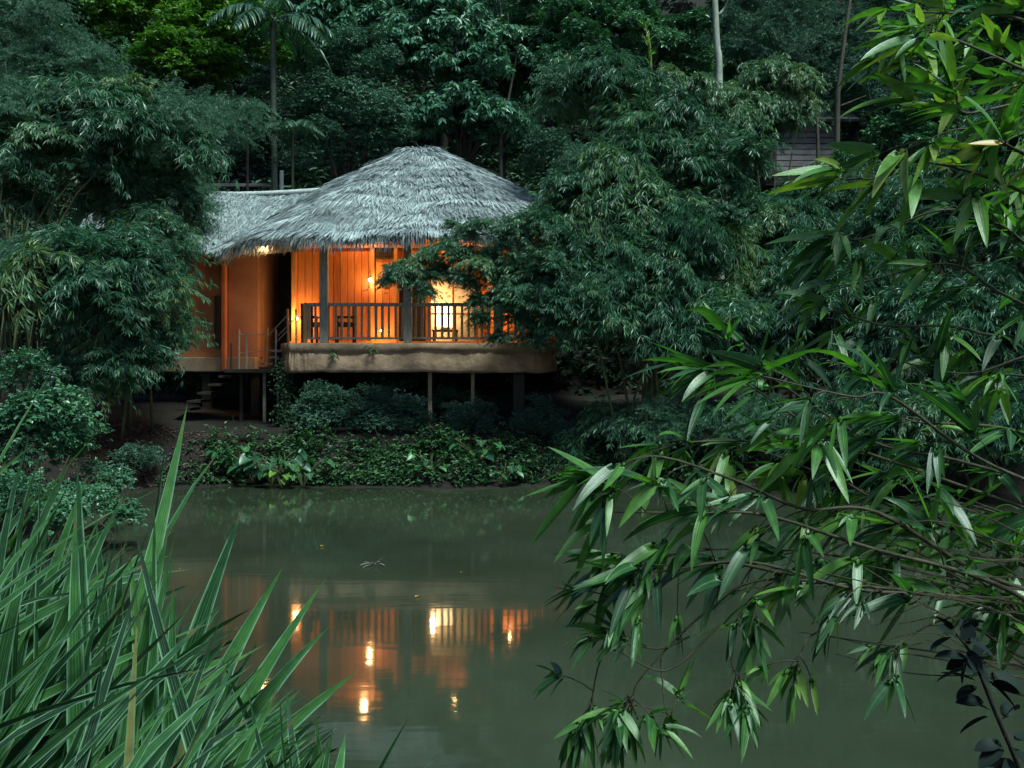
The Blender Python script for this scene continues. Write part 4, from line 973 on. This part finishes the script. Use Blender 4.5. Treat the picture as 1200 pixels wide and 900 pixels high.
A = [
    [(1260, 40, 2.9), (1180, 10, 2.8), (1110, 2, 2.7), (1040, 12, 2.6), {'tone': .8}],
    [(1260, 120, 2.7), (1190, 70, 2.6), (1130, 45, 2.6), (1085, 45, 2.5), {'tone': .65}],
    [(1270, 130, 2.9), (1190, 90, 2.8), (1130, 80, 2.8), (1075, 62, 2.7), (1050, 60, 2.7), {'tone': .8}],
    [(1270, 200, 2.6), (1200, 130, 2.6), (1160, 110, 2.5), (1120, 110, 2.5), {'tone': .6}],
    [(1270, 240, 2.8), (1200, 170, 2.7), (1130, 160, 2.7), (1060, 175, 2.6), {'tone': .7, 'L': 1.1}],
    [(1270, 260, 2.8), (1180, 215, 2.7), (1090, 205, 2.6), (1020, 207, 2.6), (985, 210, 2.6), {'tone': .6, 'step': .10}],
    [(1260, 320, 3.0), (1180, 255, 2.9), (1100, 262, 2.9), (1030, 272, 2.8), (985, 272, 2.8), {'tone': .75}],
    [(1270, 340, 3.0), (1200, 290, 2.9), (1160, 262, 2.9), (1153, 262, 2.9), {'tone': .8}],
    [(1250, 60, 3.1), (1215, 160, 3.1), (1180, 240, 3.0), {'tone': .6, 'twig': 'twig_pale', 'r': .004}],
]
hero_bamboo('bright green bamboo branches reaching in at the upper right', A, .066, (4, 6), .17, .165, (1.9, 2.7, .9), down=.15)
B = [
    [(1270, 380, 3.0), (1170, 330, 3.0), (1090, 325, 2.9), (1020, 325, 2.9), (960, 345, 2.8), {'tone': .6}],
    [(1270, 400, 3.0), (1180, 375, 3.0), (1100, 380, 2.9), (1030, 375, 2.9), (970, 385, 2.8), (910, 400, 2.8), {'tone': .5}],
    [(1270, 410, 2.9), (1190, 415, 2.9), (1120, 412, 2.9), (1040, 420, 2.8), {'start': .5}],
    [(1270, 430, 2.8), (1195, 440, 2.8), (1165, 440, 2.8), {'tone': .8}],
    [(1270, 560, 2.6), (1180, 500, 2.6), (1110, 480, 2.5), (1060, 490, 2.5), {'L': 1.1, 'tone': .35}],
    [(1270, 600, 2.5), (1150, 540, 2.5), (1050, 470, 2.5), (960, 455, 2.4), (890, 440, 2.4), {'L': 1.15, 'tone': .35}],
    [(1270, 590, 2.8), (1120, 540, 2.7), (1010, 500, 2.7), (900, 450, 2.6), (830, 430, 2.6), {'tone': .5}],
    [(1270, 620, 2.8), (1100, 560, 2.7), (960, 520, 2.6), (880, 465, 2.6), (860, 440, 2.6), {'tone': .45}],
]
hero_bamboo('mid green bamboo branches drooping at the middle right', B, .085, (4, 6), .165, .165, (1.95, 2.8, .9), down=.2)
Cc = [
    [(1290, 720, 2.6), (1160, 660, 2.6), (1040, 600, 2.5), (930, 580, 2.5), (830, 560, 2.4), (740, 560, 2.4), (700, 575, 2.4), {'r': .008, 'tone': .4}],
    [(1290, 760, 2.5), (1150, 690, 2.5), (1030, 640, 2.5), (900, 610, 2.4), (800, 600, 2.4), (720, 600, 2.4), {'r': .008, 'tone': .35, 'L': 1.05}],
    [(1290, 700, 2.8), (1140, 640, 2.8), (1020, 590, 2.7), (920, 540, 2.7), (820, 520, 2.6), (760, 530, 2.6), {'tone': .5}],
    [(1290, 660, 3.0), (1150, 600, 2.9), (1020, 560, 2.9), (900, 530, 2.8), (840, 540, 2.8), {'tone': .5}],
    [(1290, 780, 2.5), (1140, 710, 2.5), (1000, 672, 2.4), (880, 665, 2.4), (790, 672, 2.4), (740, 665, 2.4), {'r': .007, 'tone': .35}],
    [(1290, 740, 2.7), (1130, 680, 2.7), (980, 640, 2.6), (850, 640, 2.6), (760, 640, 2.5), (730, 650, 2.5), {'tone': .4}],
    [(1290, 770, 2.6), (1180, 700, 2.6), (1090, 650, 2.6), (1040, 640, 2.6), {'tone': .45}],
    [(1290, 700, 2.9), (1180, 640, 2.9), (1100, 600, 2.9), (1060, 570, 2.9), {'tone': .55}],
    [(1290, 640, 3.0), (1200, 610, 3.0), (1120, 580, 2.9), {'tone': .5}],
]
hero_bamboo('dense dark green bamboo branches over the water at the lower right', Cc, .085, (4, 6), .17, .165, (2.0, 2.6, .9), down=.25)
Dd = [
    [(1180, 700, 2.6), (1000, 672, 2.5), (900, 690, 2.5), (820, 725, 2.4), (765, 780, 2.4), (740, 822, 2.4), {'start': .97, 'r': .005}],
    [(757, 790, 2.4), (775, 815, 2.4), (787, 838, 2.4), {'start': .9, 'r': .0025, 'tone': .5}],
    [(748, 808, 2.4), (750, 830, 2.4), (752, 842, 2.4), {'start': .9, 'r': .0025, 'tone': .3}],
    [(860, 720, 2.4), (780, 750, 2.4), (730, 770, 2.4), (690, 835, 2.4), {'start': .92, 'r': .003, 'tone': .4}],
    [(800, 740, 2.4), (760, 750, 2.4), (700, 745, 2.4), {'start': .6, 'r': .003, 'tone': .35}],
    [(940, 670, 2.5), (860, 660, 2.4), (740, 700, 2.4), (700, 705, 2.4), {'start': .5, 'tone': .3}],
    [(1000, 690, 2.5), (900, 700, 2.5), (855, 760, 2.4), (868, 795, 2.4), {'start': .8, 'tone': .6, 'r': .003}],
    [(1060, 700, 2.5), (980, 720, 2.5), (925, 750, 2.4), (935, 780, 2.4), {'start': .85, 'tone': .6, 'r': .003}],
    [(1100, 690, 2.5), (1050, 700, 2.5), (1000, 690, 2.4), (985, 700, 2.4), {'start': .6, 'tone': .2, 'r': .003}],
    [(1180, 720, 2.5), (1100, 745, 2.5), (1040, 765, 2.4), {'start': .7, 'tone': .3, 'r': .003}],
    [(1000, 660, 2.5), (900, 690, 2.5), (880, 710, 2.4), {'start': .6, 'tone': .15, 'r': .003}],
]
hero_bamboo('arching bare bamboo twig with hanging leaf fans low over the water', Dd, .085, (6, 8), .10, .18, (2.05, 2.5, .9), down=.35)
# tangle of bare twigs
root = empty('twig_tangle', (2.1, 2.7, .9), 'tangle of dark bare twigs among the lower right leaves', 'twigs')
for k in range(26):
    D = rng.uniform(2.3, 2.9); y0 = rng.uniform(640, 800); x1 = rng.uniform(880, 1120); y1 = y0 - rng.uniform(20, 150) * (1260 - x1) / 300
    mb = MB(); P = spline([at(1290, y0, D), at(1290 + (x1 - 1290) * .35, y0 + (y1 - y0) * .35 + rng.normal(0, 16), D), at(1290 + (x1 - 1290) * .7, y0 + (y1 - y0) * .7 + rng.normal(0, 16), D - .1), at(x1, y1, D - .05)], 14); tube(mb, P, np.linspace(rng.uniform(.003, .006), .001, 14), 5); mb.build('twig', M['twig'], root)
# yellow leaf
mb = MB(); leaves(mb, at(1175, 168, 2.4)[None], np.array([[-1, .1, .05]]), .085, .02, bend=.1, nst=9, rnd=np.array([.4]), updir=np.array((0, -.8, .5)))
tag(mb.build('yellowed_leaf', M['yellow'], smooth=True), 'single yellowed leaf caught in the upper right bamboo', 'leaf')
# dark broadleaf twig in the bottom right corner
root = empty('broadleaf_sprig', at(1215, 1000, 1.9), 'dark sprig of rounded leaves in the bottom right corner', 'plant')
mb = MB(); P = spline([at(1230, 1000, 1.9), at(1195, 900, 1.9), at(1165, 830, 1.9), at(1140, 770, 1.9), at(1118, 738, 1.9)], 24); tube(mb, P, np.linspace(.008, .002, 24), 6); mb.build('stem', M['bark_dark'], root, smooth=True)
mb = MB(); i = rng.integers(3, 24, 46); d = np.stack([rng.normal(-.25, .9, 46), rng.normal(0, .5, 46), rng.normal(0, .5, 46)], 1)
leaves(mb, P[i] + nrm(d) * .015, d, rng.uniform(.045, .075, 46), rng.uniform(.025, .035, 46), bend=.4, nst=8, prof='oval', roll=.6); mb.build('foliage', M['dark_twig'], root, smooth=True)
